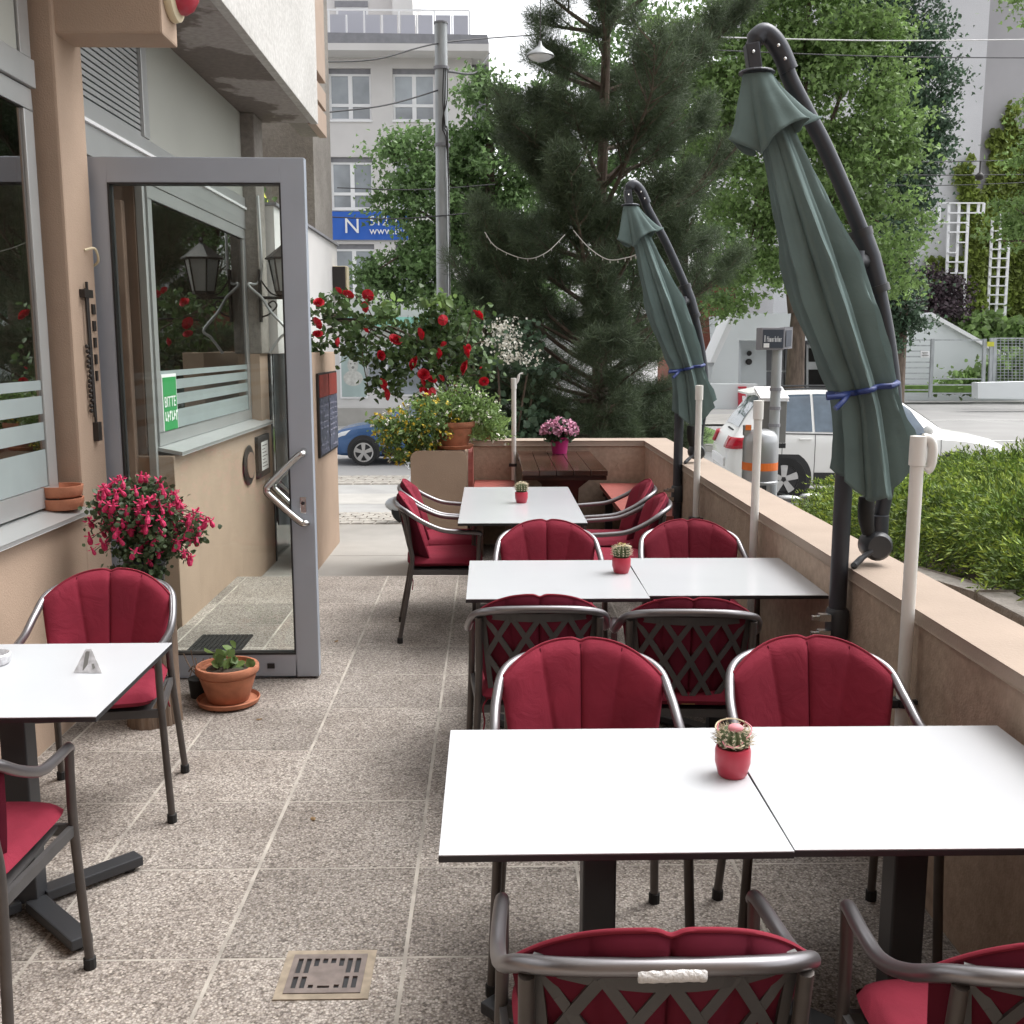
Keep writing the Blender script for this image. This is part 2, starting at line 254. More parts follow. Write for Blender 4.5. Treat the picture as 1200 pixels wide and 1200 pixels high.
# ---------------------------------------------------------------- mesh builder
class MB:
    def __init__(s): s.v = []; s.f = []
    def add(s, vs, fs):
        o = len(s.v); s.v += [tuple(p) for p in vs]; s.f += [tuple(i + o for i in f) for f in fs]; return s
    def box(s, x0, x1, y0, y1, z0, z1, rot=None, c=None):
        vs = [Vector(p) for p in ((x0, y0, z0), (x1, y0, z0), (x1, y1, z0), (x0, y1, z0), (x0, y0, z1), (x1, y0, z1), (x1, y1, z1), (x0, y1, z1))]
        if rot is not None: vs = [rot @ p for p in vs]
        if c is not None: vs = [p + Vector(c) for p in vs]
        return s.add(vs, [(0, 3, 2, 1), (4, 5, 6, 7), (0, 1, 5, 4), (1, 2, 6, 5), (2, 3, 7, 6), (3, 0, 4, 7)])
    def bar(s, a, b, wd, th, up=(0, 0, 1)):
        a = Vector(a); b = Vector(b); d = (b - a).normalized(); sd_ = d.cross(Vector(up))
        if sd_.length < 1e-4: sd_ = d.cross(Vector((1, 0, 0)))
        sd_.normalize(); u = sd_.cross(d)
        vs = [p + sd_ * (i * wd / 2) + u * (j * th / 2) for p in (a, b) for i, j in ((-1, -1), (1, -1), (1, 1), (-1, 1))]
        return s.add(vs, [(0, 1, 2, 3), (7, 6, 5, 4), (0, 4, 5, 1), (1, 5, 6, 2), (2, 6, 7, 3), (3, 7, 4, 0)])
    def tube(s, pts, r, n=8, caps=True, squash=None):
        pts = [Vector(p) for p in pts]; m = len(pts); rs = r if isinstance(r, (list, tuple)) else [r] * m
        t0 = (pts[1] - pts[0]).normalized(); u = t0.cross(Vector((0, 0, 1)))
        if u.length < 1e-3: u = t0.cross(Vector((1, 0, 0)))
        u.normalize(); vs = []
        for i, p in enumerate(pts):
            t = (pts[min(i + 1, m - 1)] - pts[max(i - 1, 0)]).normalized()
            u = (u - t * u.dot(t)).normalized(); v = t.cross(u)
            for k in range(n):
                a = 2 * PI * k / n
                vs.append(p + u * (math.cos(a) * rs[i]) + v * (math.sin(a) * rs[i]))
        fs = [(i * n + k, i * n + (k + 1) % n, (i + 1) * n + (k + 1) % n, (i + 1) * n + k) for i in range(m - 1) for k in range(n)]
        if caps: fs += [tuple(range(n - 1, -1, -1)), tuple((m - 1) * n + k for k in range(n))]
        return s.add(vs, fs)
    def lathe(s, prof, c=(0, 0, 0), n=24, axis='z', close=True):
        vs = []
        for r, z in prof:
            for k in range(n):
                a = 2 * PI * k / n
                p = (r * math.cos(a), r * math.sin(a), z)
                if axis == 'y': p = (p[0], p[2], p[1])
                if axis == 'x': p = (p[2], p[0], p[1])
                vs.append((p[0] + c[0], p[1] + c[1], p[2] + c[2]))
        m = len(prof); fs = [(i * n + k, i * n + (k + 1) % n, (i + 1) * n + (k + 1) % n, (i + 1) * n + k) for i in range(m - 1) for k in range(n)]
        if close: fs += [tuple(range(n - 1, -1, -1)), tuple((m - 1) * n + k for k in range(n))]
        return s.add(vs, fs)
    def prism(s, poly, d, off=(0, 0, 0)):   # poly: 3D points, extruded by vector d
        poly = [Vector(p) + Vector(off) for p in poly]; n = len(poly); d = Vector(d)
        return s.add(poly + [p + d for p in poly], [tuple(range(n)), tuple(range(2 * n - 1, n - 1, -1))] + [(i, (i + 1) % n + 0, (i + 1) % n + n, i + n) for i in range(n)])
    def grid(s, fn, nu, nv, wrap=False):
        vs = [fn(i / (nu if wrap else nu - 1), j / (nv - 1)) for j in range(nv) for i in range(nu)]
        fs = [(j * nu + i, j * nu + (i + 1) % nu, (j + 1) * nu + (i + 1) % nu, (j + 1) * nu + i) for j in range(nv - 1) for i in range(nu if wrap else nu - 1)]
        return s.add(vs, fs)
    def ball(s, c, r, n=12, m=8):
        rr = r if isinstance(r, (tuple, list)) else (r, r, r)
        prof = [(max(1e-4, math.sin(PI * i / m)), -math.cos(PI * i / m)) for i in range(m + 1)]
        o = len(s.v); s.lathe(prof, (0, 0, 0), n)
        s.v[o:] = [(p[0] * rr[0] + c[0], p[1] * rr[1] + c[1], p[2] * rr[2] + c[2]) for p in s.v[o:]]
        return s
    def build(s, name, m, parent=None, smooth=None, bevel=0, world=True, label=None, kind=None, fix=True):
        me = bpy.data.meshes.new(name)
        off = Vector((0, 0, 0))
        if parent is not None and world:
            q = parent
            while q is not None: off += q.location; q = q.parent
        me.from_pydata([tuple(Vector(p) - off) for p in s.v], [], s.f)
        if fix or bevel:
            bm = bmesh.new(); bm.from_mesh(me)
            if bevel:
                bmesh.ops.remove_doubles(bm, verts=bm.verts, dist=1e-5)
                es = [e for e in bm.edges if len(e.link_faces) == 2 and e.calc_face_angle(0) > .5]
                bmesh.ops.bevel(bm, geom=es, offset=bevel, segments=2, affect='EDGES', profile=.6)
            bmesh.ops.recalc_face_normals(bm, faces=bm.faces); bm.to_mesh(me); bm.free()
        me.materials.append(M[m] if isinstance(m, str) else m)
        if smooth is not None:
            me.shade_smooth(); me.set_sharp_from_angle(angle=R(smooth))
        return link(name, me, parent, label, kind)
def link(name, me, parent=None, label=None, kind=None):
    o = bpy.data.objects.new(name, me); COL.objects.link(o)
    if parent is not None: o.parent = parent
    if label: o['label'] = label
    if kind: o['kind'] = kind
    return o
def thing(name, label, cat, loc=(0, 0, 0), rz=0, group=None):
    o = bpy.data.objects.new(name, None); COL.objects.link(o); o.location = loc; o.rotation_euler = (0, 0, rz); o.empty_display_size = .1
    return tag(o, label, cat, group)
def tag(o, label, cat, group=None):
    o['label'] = label; o['category'] = cat
    if group: o['group'] = group
    return o
KIDS = {}
def kids(o):
    return [c for c in bpy.data.objects if c.parent == o]
def copy_tree(o, parent=None):
    c = o.copy(); COL.objects.link(c)
    if parent is not None: c.parent = parent
    for ch in kids(o): copy_tree(ch, c)
    return c
def struct(o): o['kind'] = 'structure'; return o
def text(name, body, size, loc, rot, m, parent=None, ext=.002, align='LEFT'):
    cu = bpy.data.curves.new(name, 'FONT'); cu.body = body; cu.size = size; cu.extrude = ext; cu.align_x = align
    cu.materials.append(M[m]); o = bpy.data.objects.new(name, cu); COL.objects.link(o)
    o.rotation_euler = rot
    if parent is not None:
        o.parent = parent; off = Vector((0, 0, 0)); q = parent
        while q is not None: off += q.location; q = q.parent
        loc = Vector(loc) - off
    o.location = loc; bpy.context.view_layer.update()
    me = bpy.data.meshes.new_from_object(o.evaluated_get(bpy.context.evaluated_depsgraph_get())); me.name = name
    n = bpy.data.objects.new(name, me); COL.objects.link(n); n.parent = parent; n.rotation_euler = rot; n.location = loc
    bpy.data.objects.remove(o); return n
def smoothpath(pts, n=8):                  # Catmull-Rom through the points
    pts = [Vector(p) for p in pts]; out = []
    for i in range(len(pts) - 1):
        p0 = pts[max(i - 1, 0)]; p1 = pts[i]; p2 = pts[i + 1]; p3 = pts[min(i + 2, len(pts) - 1)]
        for k in range(n):
            t = k / n
            out.append(.5 * ((2 * p1) + (p2 - p0) * t + (2 * p0 - 5 * p1 + 4 * p2 - p3) * t * t + (3 * p1 - p0 - 3 * p2 + p3) * t ** 3))
    out.append(pts[-1]); return out
# ---- foliage: arrays of little leaves
def leaf_mesh(cent, size, shape=None, up=.25, jitter=.35, dirs=None, flat=0, single=False, djit=.45):
    """cent (n,3) leaf positions -> arrays of verts/faces; each leaf a folded 6-gon of two quads."""
    n = len(cent); cent = np.asarray(cent, float)
    a = RNG.normal(size=(n, 3)) if dirs is None else np.asarray(dirs) + RNG.normal(size=(n, 3)) * djit
    a[:, 2] -= up if dirs is None else 0
    a /= np.linalg.norm(a, axis=1)[:, None]
    b = RNG.normal(size=(n, 3)); b[:, 2] *= (1 - flat); b -= a * (a * b).sum(1)[:, None]; b /= np.linalg.norm(b, axis=1)[:, None] + 1e-9
    c = np.cross(a, b)
    s = size * (1 + jitter * (RNG.random(n) * 2 - 1)); s = s[:, None]
    sh = shape or ((0, 0), (.35, .42), (.72, .34), (1, 0))
    if single:                              # one diamond-shaped quad per needle
        m_ = cent + s * a * .4; k_ = sh[1][1]
        v = np.stack([cent, m_ + s * b * k_, cent + s * a, m_ - s * b * k_], 1).reshape(-1, 3)
        return v, (np.arange(n)[:, None] * 4 + np.array([0, 1, 2, 3]))
    L0 = cent; L1 = cent + s * (a * sh[1][0] + b * sh[1][1] + c * .12); L2 = cent + s * (a * sh[2][0] + b * sh[2][1] + c * .12); L3 = cent + s * a
    R1 = cent + s * (a * sh[1][0] - b * sh[1][1] + c * .12); R2 = cent + s * (a * sh[2][0] - b * sh[2][1] + c * .12)
    v = np.stack([L0, L1, L2, L3, R2, R1], 1).reshape(-1, 3)
    i = np.arange(n)[:, None] * 6
    f = np.concatenate([i + np.array([0, 1, 2, 3]), i + np.array([0, 3, 4, 5])], 1).reshape(-1, 4)
    return v, f
def np_obj(name, v, f, m, parent=None, kind=None, label=None):
    me = bpy.data.meshes.new(name); off = np.zeros(3)
    q = parent
    while q is not None: off += np.array(q.location); q = q.parent
    v = np.asarray(v) - off; f = np.asarray(f, int); k = f.shape[1]
    me.vertices.add(len(v)); me.vertices.foreach_set('co', v.astype(np.float32).ravel())
    me.loops.add(f.size); me.loops.foreach_set('vertex_index', f.ravel().astype(np.int32))
    me.polygons.add(len(f)); me.polygons.foreach_set('loop_start', (np.arange(len(f)) * k).astype(np.int32)); me.polygons.foreach_set('loop_total', np.full(len(f), k, np.int32))
    me.update(calc_edges=True); me.materials.append(M[m])
    return link(name, me, parent, label, kind)
def clumps(lobes, ncl, per, spread, shell=.55):
    """leaf positions in clumps through the outer part of ellipsoid lobes [(center, radii)]."""
    out = []; vol = np.array([r[0] * r[1] * r[2] for _, r in lobes]) ** .67; vol = vol / vol.sum()
    for (c, r), p in zip(lobes, vol):
        k = max(2, int(ncl * p)); d = RNG.normal(size=(k, 3)); d /= np.linalg.norm(d, axis=1)[:, None]
        rad = (shell + (1.08 - shell) * RNG.random(k) ** .7)[:, None]
        cc = np.array(c) + d * rad * np.array(r)
        sp = spread * (.5 + RNG.random(k))
        pts = cc[:, None, :] + RNG.normal(size=(k, per, 3)) * sp[:, None, None] * np.array([1, 1, .5])
        out.append(pts.reshape(-1, 3))
    return np.concatenate(out)
def tree_limbs(base, top, r0, limbs, rng=None):
    mb = MB(); base = Vector(base); top = Vector(top)
    mid = base.lerp(top, .5) + Vector((.08, .05, 0)) * (top - base).length * .3
    mb.tube(smoothpath([base, base.lerp(mid, .5), mid, top], 4), [r0 * (1.25 - .95 * i / 12) for i in range(13)], 9)
    for (t, e) in limbs:
        s_ = base.lerp(top, t); e = Vector(e); m_ = s_.lerp(e, .5) + Vector((0, 0, .12 * (e - s_).length))
        mb.tube(smoothpath([s_, m_, e], 4), [r0 * .5 * (1 - .85 * i / 8) for i in range(9)], 6)
    return mb
# ================================================================ SETTING: ground, street, terrace
def sheet(name, x0, x1, y0, y1, m, dz=0, nx=24, ny=2, gz=True):
    mb = MB(); mb.grid(lambda u, v: (x0 + (x1 - x0) * u, y0 + (y1 - y0) * v, (GZ(x0 + (x1 - x0) * u) if gz else 0) + dz), nx, ny)
    return struct(mb.build(name, m, fix=False))
sheet('ground', -90, 90, -20, 250, 'road', 0, 181, 2)
sheet('sidewalk', -9, 1.4, 15.0, 16.15, 'slab', .004, 20)
sheet('asphalt_strip', -9, 1.4, 17.3, 18.3, 'asphalt', .004, 20)
sheet('pavement', -9, 1.4, 18.3, 19.6, 'slab', .008, 20)
sheet('asphalt_strip', -9, 1.4, 19.6, 20.9, 'asphalt', .004, 20)
sheet('grass_verge', 1.6, 6.3, 24, 31, 'grass', .05, 20)
sheet('far_pavement', 1.6, 9, 31.4, 36, 'slab', .06, 20)
bed = struct(MB().box(-9, 1.4, 16.15, 17.3, -1.3, -1.141).build('sett_band', 'mortar'))
sm = None
for i in range(32):
    for j in range(5):
        x = -4.2 + i * .19 + (.095 if j % 2 else 0); y = 16.18 + j * .225
        if x > .6: continue
        if sm is None:
            sm = MB().box(-.085, .085, 0, .205, -.03, .02).build('sett', 'sett', bed, bevel=.012, world=False); o = sm
        else: o = sm.copy(); COL.objects.link(o)
        o.location = (x + random.uniform(-.006, .006), y, -1.141 + random.uniform(-.004, .004)); o.rotation_euler = (0, 0, random.uniform(-.03, .03))
bed2 = struct(MB().box(-9, 1.4, 20.9, 22.3, -1.3, -1.142).build('cobbled_gutter', 'mortar'))
for i in range(18):
    for j in range(4):
        x = -6.2 + i * .36 + (.18 if j % 2 else 0); y = 20.93 + j * .34
        o = sm.copy(); COL.objects.link(o); o.parent = bed2; o.location = (x, y, -1.141); o.scale = (1.95, 1.5, 1); o.name = 'sett'
kerb = struct(MB().box(1.6, 6.4, 23.7, 24, -1, -.62).build('kerb', 'slab'))
mb = MB()
for (a, b, ya, yb) in ((9.6, 12.8, 27.5, 30.5),):
    mb.bar((a, ya, -.77), (b, yb, -.77), .12, .01)
mb.bar((9, 26.2, -.77), (22, 26.2, -.77), .12, .01); mb.bar((9.0, 33.5, -.77), (26, 33.5, -.77), .1, .01)
struct(mb.build('road_markings', 'paint'))
# raised entrance slab between terrace and street
p = struct(MB().box(-3, -.28, 7.302, 10.45, -1.3, -.175).build('entrance_path', 'mortar'))
for (x0, x1, y0, y1) in ((-2.2, -.29, 7.306, 8.86), (-2.2, -.29, 8.868, 10.45)):
    MB().box(x0, x1, y0, y1, -.3, -.168).build('paving_slab', 'slab', p, bevel=.004)
# terrace
terr = struct(MB().box(-1.81, 1.30, -1.5, 7.3, -1.2, -.0014).box(-.58, 1.30, 7.302, 8.6, -1.2, -.0014).build('terrace_floor', 'mortar', fix=False))
PAV = {}
def paver(x0, x1, y0, y1):
    k = (round(x1 - x0, 3), round(y1 - y0, 3))
    if k not in PAV:
        o = MB().box(0, k[0], 0, k[1], -.05, 0).build('paver', 'pebble', terr, bevel=.0025, world=False); PAV[k] = o
    else: o = PAV[k].copy(); COL.objects.link(o)
    o.location = (x0, y0, random.uniform(-.0004, .0006)); o.rotation_euler = (random.uniform(-.0008, .0008), random.uniform(-.0008, .0008), random.uniform(-.003, .003))
YJ = [2.588 + .489 * k for k in range(-4, 13)]
for a, b in zip(YJ[:-1], YJ[1:]):
    xs = [-1.808] + [-1.735 + .5 * i for i in range(7)]
    for x0, x1 in zip(xs[:-1], xs[1:]):
        b2 = b
        if x0 < -.6:
            if a > 7.2: continue
            b2 = min(b, 7.3)
        if b2 > 8.49: b2 = 8.49
        if x1 - x0 > .2: paver(x0 + .005, min(x1, 1.262) - .005, a + .004, b2 - .004)
        elif a < 7.2: paver(x0 + .003, x1 - .006, a + .006, b2 - .006)
# floor drain
x0, x1, y0, y1 = -.53, -.335, 2.425, 2.595
t = thing('floor_drain', 'square brown metal drain grate set into the terrace slabs in front', 'drain', (-.43, 2.51, 0))
drm = mat('drain_metal', (.20, .165, .15), .6, .3, var=.2, vs=30)
M['drain'] = drm; M['drainrim'] = mat('drain_rim', (.30, .25, .19), .9, var=.2, vs=30)
mb = MB(); f = .022
for a in ((x0 - f, x1 + f, y0 - f, y0), (x0 - f, x1 + f, y1, y1 + f), (x0 - f, x0, y0, y1), (x1, x1 + f, y0, y1)): mb.box(a[0], a[1], a[2], a[3], -.01, .0035)
mb.build('rim', 'drainrim', t); MB().box(x0, x1, y0, y1, -.012, .0012).build('pit', 'black', t)
mb = MB(); nx = 8; cw = (x1 - x0 - .02) / nx
holes = [(i, 0, 2) for i in (0, 1, 6, 7)] + [(i, 1, 2) for i in (0, 1, 6, 7)] + [(2, 1, 1), (3, 1, 0), (4, 1, 0), (5, 1, 1)] + [(2, 0, -1), (5, 0, -1), (3.5, 0, -2)]
def hole_rects():
    out = []
    for i, j, k in holes:
        xc = x0 + .01 + (i + .5) * cw; hw = cw * .30
        yb, yt = (y0 + .02, y0 + .07) if j == 0 else (y0 + .085, y1 - .02)
        if k == 1: yb = yt - .035
        if k == 0: yb = yt - .022
        if k == -1: yt = yb + .014
        if k == -2: yt = yb + .010; hw = cw * .7
        out.append((xc - hw, xc + hw, yb, yt))
    return out
HR = hole_rects(); xs = sorted(set([x0, x1] + [v for h in HR for v in h[:2]])); ys = sorted(set([y0, y1] + [v for h in HR for v in h[2:]]))
for i in range(len(xs) - 1):
    for j in range(len(ys) - 1):
        cx, cy = (xs[i] + xs[i + 1]) / 2, (ys[j] + ys[j + 1]) / 2
        if any(h[0] < cx < h[1] and h[2] < cy < h[3] for h in HR): continue
        mb.box(xs[i], xs[i + 1], ys[j], ys[j + 1], .0013, .006)
mb.build('grate', 'drain', t, fix=False)
# ================================================================ PARAPET, PIER
t = thing('parapet_wall', 'low beige plastered terrace wall with pale flat top running along the right and far side', 'wall', (1.36, 5, 0))
mb = MB(); mb.grid(lambda u, v: (1.26 + .003 * math.sin(u * 37) * (v > 0), -1 + 9.5 * u, .815 * v), 40, 6); mb.build('inner_face', 'wallin', t)
MB().box(1.268, 1.452, -1, 8.70, -1.1, .813).box(-.2, 1.267, 8.508, 8.692, -1.1, .813).build('wall_body', 'beige', t)
mb = MB(); mb.grid(lambda u, v: (-.2 + 1.46 * u, 8.5, .815 * v), 10, 4); mb.build('far_face', 'wallin', t)
MB().prism([(1.254, -1, .812), (1.254, 8.494, .812), (-.25, 8.494, .812), (-.25, 8.72, .812), (1.462, 8.72, .812), (1.462, -1, .812)], (0, 0, .042)).build('coping', 'capmat', t, bevel=.006)
t = thing('entrance_pier', 'short beige plastered pier with rounded top edges at the entrance under the flower pot', 'pier', (-.39, 7.95, 0))
prof = []
for (cx, cz, a0) in ((-.19 - .05, .84 - .05, 0), (-.585 + .05, .84 - .05, 90)):
    prof += [(cx + .05 * math.cos(R(a0 + k * 22.5)), 7.72, cz + .05 * math.sin(R(a0 + k * 22.5))) for k in range(5)]
MB().prism([(-.19, 7.72, -1.1)] + prof + [(-.585, 7.72, -1.1)], (0, .98, 0)).build('pier_body', 'beige', t, bevel=.012)
# ================================================================ RESTAURANT BUILDING
XW, XS = -1.81, -1.90
bd = thing('restaurant_building', 'beige restaurant front with aluminium shop windows open glass door and concrete canopy', 'building', (-1.9, 5, 0))
mb = MB(); mb.box(-2.3, XW, -1.5, 4.628, -1, .885); mb.build('window_wall', 'beige', bd, bevel=.004)
mb = MB(); mb.box(-2.3, XW, 4.63, 4.935, -1, 3.4); mb.build('column', 'beige', bd, bevel=.012)
MB().box(-2.0, -1.365, 4.652, 4.87, 2.905, 5).build('beam', 'beige', bd, bevel=.01)
MB().box(-2.3, -1.802, 5.955, 8.62, -1, 1.0).build('window_wall', 'beige', bd, bevel=.006)
MB().box(-2.3, -1.812, 8.325, 8.62, 1.002, 1.555).build('wall_return', 'beige', bd)
MB().box(-2.3, -1.79, 8.322, 8.62, 1.556, 3.36).build('concrete_column', 'concrete', bd, bevel=.01)
# sills
MB().prism([(-1.93, -1.5, .935), (-1.93, 4.626, .935), (-1.768, 4.626, .905), (-1.768, -1.5, .905)], (0, 0, -.018)).build('window_sill', 'alu', bd, bevel=.002)
MB().prism([(-1.93, 5.97, 1.055), (-1.93, 8.50, 1.055), (-1.757, 8.50, 1.02), (-1.757, 5.97, 1.02)], (0, 0, -.02)).build('window_sill', 'alu', bd, bevel=.002)
def shop_window(y0, y1, z0, z1, fw, label, bands):
    w_ = MB(); d0, d1 = XS - .03, XS + .013
    for (a, b, c, d) in ((y0, y1, z0, z0 + fw), (y0, y1, z1 - fw, z1), (y0, y0 + fw, z0 + fw, z1 - fw), (y1 - fw, y1, z0 + fw, z1 - fw)):
        w_.box(d0, d1, a, b, c, d)
    w_ = w_.build('window', 'alu', bd, bevel=.004, label=label)
    MB().box(XS - .006, XS + .002, y0 + fw, y1 - fw, z0 + fw, z1 - fw).build('pane', 'winglass', w_)
    for a, b in bands:
        MB().box(XS + .0035, XS + .005, y0 + fw + .004, y1 - fw - .004, a, b).build('frosted_band', 'frosted', w_)
    return w_
shop_window(.6, 4.56, .94, 2.66, .085, 'near shop window with frosted stripes and plaid curtain', ((1.03, 1.185), (1.225, 1.30), (1.335, 1.41), (1.435, 1.475)))
w2 = shop_window(5.99, 8.32, 1.05, 2.50, .075, 'shop window beyond the door with frosted stripes', ((1.13, 1.24), (1.27, 1.335), (1.362, 1.42), (1.44, 1.475)))
# upper panel, transoms
MB().box(XS - .03, XS + .012, .6, 4.45, 2.78, 4).build('upper_panel', 'panelg', bd)
MB().box(XS - .03, XS + .022, 4.46, 4.56, 2.78, 4).build('panel_post', 'alu', bd, bevel=.004)
MB().box(XS - .03, XS + .03, .6, 4.57, 2.664, 2.776).build('transom', 'alu', bd, bevel=.004)
MB().box(XS - .03, XS + .024, 4.94, 8.318, 2.665, 2.735).build('transom', 'alu', bd, bevel=.003)
MB().box(XS - .03, XS + .036, 4.94, 8.318, 2.646, 2.662).build('drip_edge', 'frame_w', bd)
MB().box(XS - .03, XS + .02, 4.94, 8.318, 2.502, 2.644).build('transom', 'alu', bd, bevel=.003)
MB().box(XS - .03, XS + .03, 5.955, 6.05, 2.738, 3.36).build('panel_post', 'alu', bd, bevel=.004)
MB().box(XS - .03, XS + .008, 6.05, 8.318, 2.738, 3.36).build('upper_panel', 'panelg', bd)
lv = MB().box(XS - .06, XS - .03, 4.94, 5.955, 2.738, 3.36).build('louver_vent', 'dark', bd)
sl0 = None
for k in range(20):
    z = 2.745
    if sl0 is None: sl0 = MB().prism([(XS - .028, 4.94, 0), (XS + .010, 4.94, -.004), (XS + .010, 4.94, .017), (XS - .028, 4.94, .022)], (0, 1.015, 0)).build('slat', 'alu', lv); o = sl0
    else: o = sl0.copy(); COL.objects.link(o)
    o.location = (0, 0, 2.745 + k * .0305)
# door opening
MB().box(XS - .03, XS + .012, 5.915, 5.953, 0, 2.5).build('door_frame', 'alu', bd, bevel=.004)
MB().box(XS - .05, XS + .03, 4.937, 4.975, 0, 2.5).build('door_frame', 'alu', bd, bevel=.004)
MB().box(-3.4, -2.31, 4.6, 4.65, 0, 3).box(-3.4, -1.96, 5.98, 6.03, 0, 3).box(-3.45, -3.4, 4.6, 6.03, 0, 3).box(-3.4, -1.95, 4.6, 6.03, 3, 3.05).build('vestibule', 'brownw', bd)
MB().box(-3.4, -1.952, 4.65, 5.98, -.05, -.002).build('vestibule_floor', 'brownw', bd)
idr = MB().box(-2.42, -2.0, 5.90, 5.955, .02, 2.4).build('inner_door', 'brownw', bd, bevel=.006)
MB().tube(smoothpath([(-2.1, 5.90, 1.55), (-2.1, 5.86, 1.54), (-2.1, 5.86, 1.32), (-2.1, 5.90, 1.31)], 4), .009, 8).build('pull_handle', 'frame_w', idr, smooth=40)
MB().tube(smoothpath([(-2.06, 5.90, 1.12), (-2.06, 5.86, 1.11), (-2.06, 5.86, .93), (-2.06, 5.90, .92)], 4), .009, 8).build('pull_handle', 'frame_w', idr, smooth=40)
MB().box(-5, -2.32, 6.06, 8.6, .02, .06).box(-5, -4.95, 6.06, 8.6, 0, 3.2).box(-5, -1.95, 8.58, 8.62, 0, 3.2).box(-5, -1.95, 6.04, 6.06, 0, 3.2).box(-5, -1.95, 6.06, 8.6, 2.9, 2.95).build('dining_room', 'brownw', bd)
MB().box(-4, -2.32, .2, 4.62, .02, .06).box(-4, -3.95, .2, 4.62, 0, 3.2).box(-4, -2.31, 4.60, 4.628, 0, 3.2).box(-4, -1.95, .2, 4.62, 2.7, 2.74).build('dining_room', 'brownw', bd)
mb = MB(); mb.grid(lambda u, v: (-2.12 + .03 * math.sin(u * 40), 4.0 + .32 * u, 1.0 + 1.6 * v), 40, 3); mb.build('curtain', 'plaid', bd, smooth=60)
MB().box(-2.06, -2.03, .7, 4.42, 1.80, 1.86).build('curtain_rail', 'cream', bd)
# open glass door leaf
DY = 5.0
dr = MB()
for (a, b, c, d) in ((-1.868, -1.745, .012, 2.465), (-.958, -.848, .012, 2.465), (-1.745, -.958, 2.354, 2.465), (-1.745, -.958, .012, .124)):
    dr.box(a, b, DY - .028, DY + .028, c, d)
dr = dr.build('door', 'doormat_', bd, bevel=.003, label='open grey aluminium glass door')
MB().box(-1.745, -.958, DY - .005, DY + .005, .124, 2.354).build('door_pane', 'doorglass', dr)
mb = MB()
for (a, b, c, d) in ((-1.745, -1.737, .124, 2.354), (-.966, -.958, .124, 2.354), (-1.737, -.966, 2.346, 2.354), (-1.737, -.966, .124, .132)): mb.box(a, b, DY - .0295, DY + .0295, c, d)
mb.build('gasket', 'black', dr)
for s in (-1, 1):
    yy = DY + s * .075
    MB().tube(smoothpath([(-.89, DY + s * .026, 1.125), (-.89, yy, 1.115), (-.915, yy, 1.10), (-1.045, yy, .975), (-1.06, yy, .945), (-1.045, yy, .915), (-.915, yy, .795), (-.885, yy, .785), (-.885, DY + s * .026, .775)], 6), .0165, 12).build('handle', 'steel', dr, smooth=50)
    MB().box(-.915, -.885, DY + s * .031 - .004, DY + s * .031 + .004, .825, .905).build('lock_plate', 'steel', dr, bevel=.003)
    MB().lathe([(.009, -.004), (.009, .004)], (-.90, DY + s * .037, .875), 10, 'y').build('lock_cylinder', 'black', dr)
for z in (2.24, 2.0, 1.28):
    MB().box(-1.872, -1.835, DY - .048, DY - .026, z - .045, z + .045).build('hinge', 'alu', dr, bevel=.004)
MB().box(-1.10, -1.065, DY - .034, DY - .027, .055, .08).build('drain_cap', 'black', dr)
# poster on the window beyond the door
a = PX(187, 440, XS + .012); b = PX(203, 436, XS + .012); zt, zb = 1.47, 1.02
py0, py1 = 6.09, 6.37
po = MB().box(XS + .004, XS + .009, py0, py1, 1.065, 1.455).build('poster', 'signwhite', bd, label='green door poster with white lettering')
MB().box(XS + .0095, XS + .011, py0 + .012, py1 - .012, 1.083, 1.437).build('poster_print', 'green', po)
text('lettering', 'BITTE', .088, (XS + .012, py0 + .022, 1.265), (R(90), R(0), R(90)), 'signwhite', po, .0006)
mb = MB(); yy = py0 + .03
for k in range(6): mb.box(XS + .0115, XS + .0125, yy, yy + .012, 1.185 - .006 * (k % 2), 1.238); mb.box(XS + .0115, XS + .0125, yy + .012, yy + .03, 1.185 + .02 * (k % 3), 1.20 + .02 * (k % 3)); yy += .041
mb.build('lettering', 'signwhite', po)
# canopy slab
MB().prism([(-2.3, 4.872, 3.362), (-1.372, 4.872, 3.362), (-1.372, 8.70, 3.362), (-2.3, 8.70, 3.362)], (0, 0, .1)).build('canopy_soffit', 'soffit', bd)
MB().box(-1.42, -1.362, -1.5, 8.70, 3.352, 16).build('canopy_fascia', 'fascia', bd, bevel=.004)
for k, (a, b) in enumerate(((3.36, 3.54), (3.575, 3.72), (3.80, 8))):
    MB().box(-1.45, -1.385, 8.72, 9.3, a, b).build('cladding_board', 'brownp', bd, bevel=.004)
MB().box(-1.6, -1.46, 8.72, 9.3, 3.37, 8).build('cladding_back', 'concrete', bd)
# neighbouring parapet and concrete wing
MB().box(-6, -1.725, 8.64, 12.1, 1.556, 2.72).build('terrace_parapet', 'plaster_w', bd)
MB().box(-2.0, -1.70, 8.63, 12.12, 2.722, 2.745).build('flashing', 'roofgrey', bd)
mb = MB(); mb.box(-8, -1.78, 11.0, 12.2, 2.746, 12); mb.build('concrete_wing', 'concrete', bd)
MB().box(-1.56, -1.395, 8.28, 9.5, -1, 1.565).build('menu_wall', 'beige', bd, bevel=.006)
MB().box(-2.4, -1.83, 9.9, 12.1, -1, 1.555).build('street_wall', 'beige', bd)
gp = MB().box(-1.84, -1.80, 8.63, 8.68, -1, 1.55).build('side_door_frame', 'black', bd)
MB().box(-1.826, -1.818, 8.68, 9.9, -.17, 1.55).build('side_door_pane', 'winglass', gp)
MB().box(-2.6, -2.55, 8.63, 9.9, -.2, 1.55).build('side_hall', 'brownw', bd)
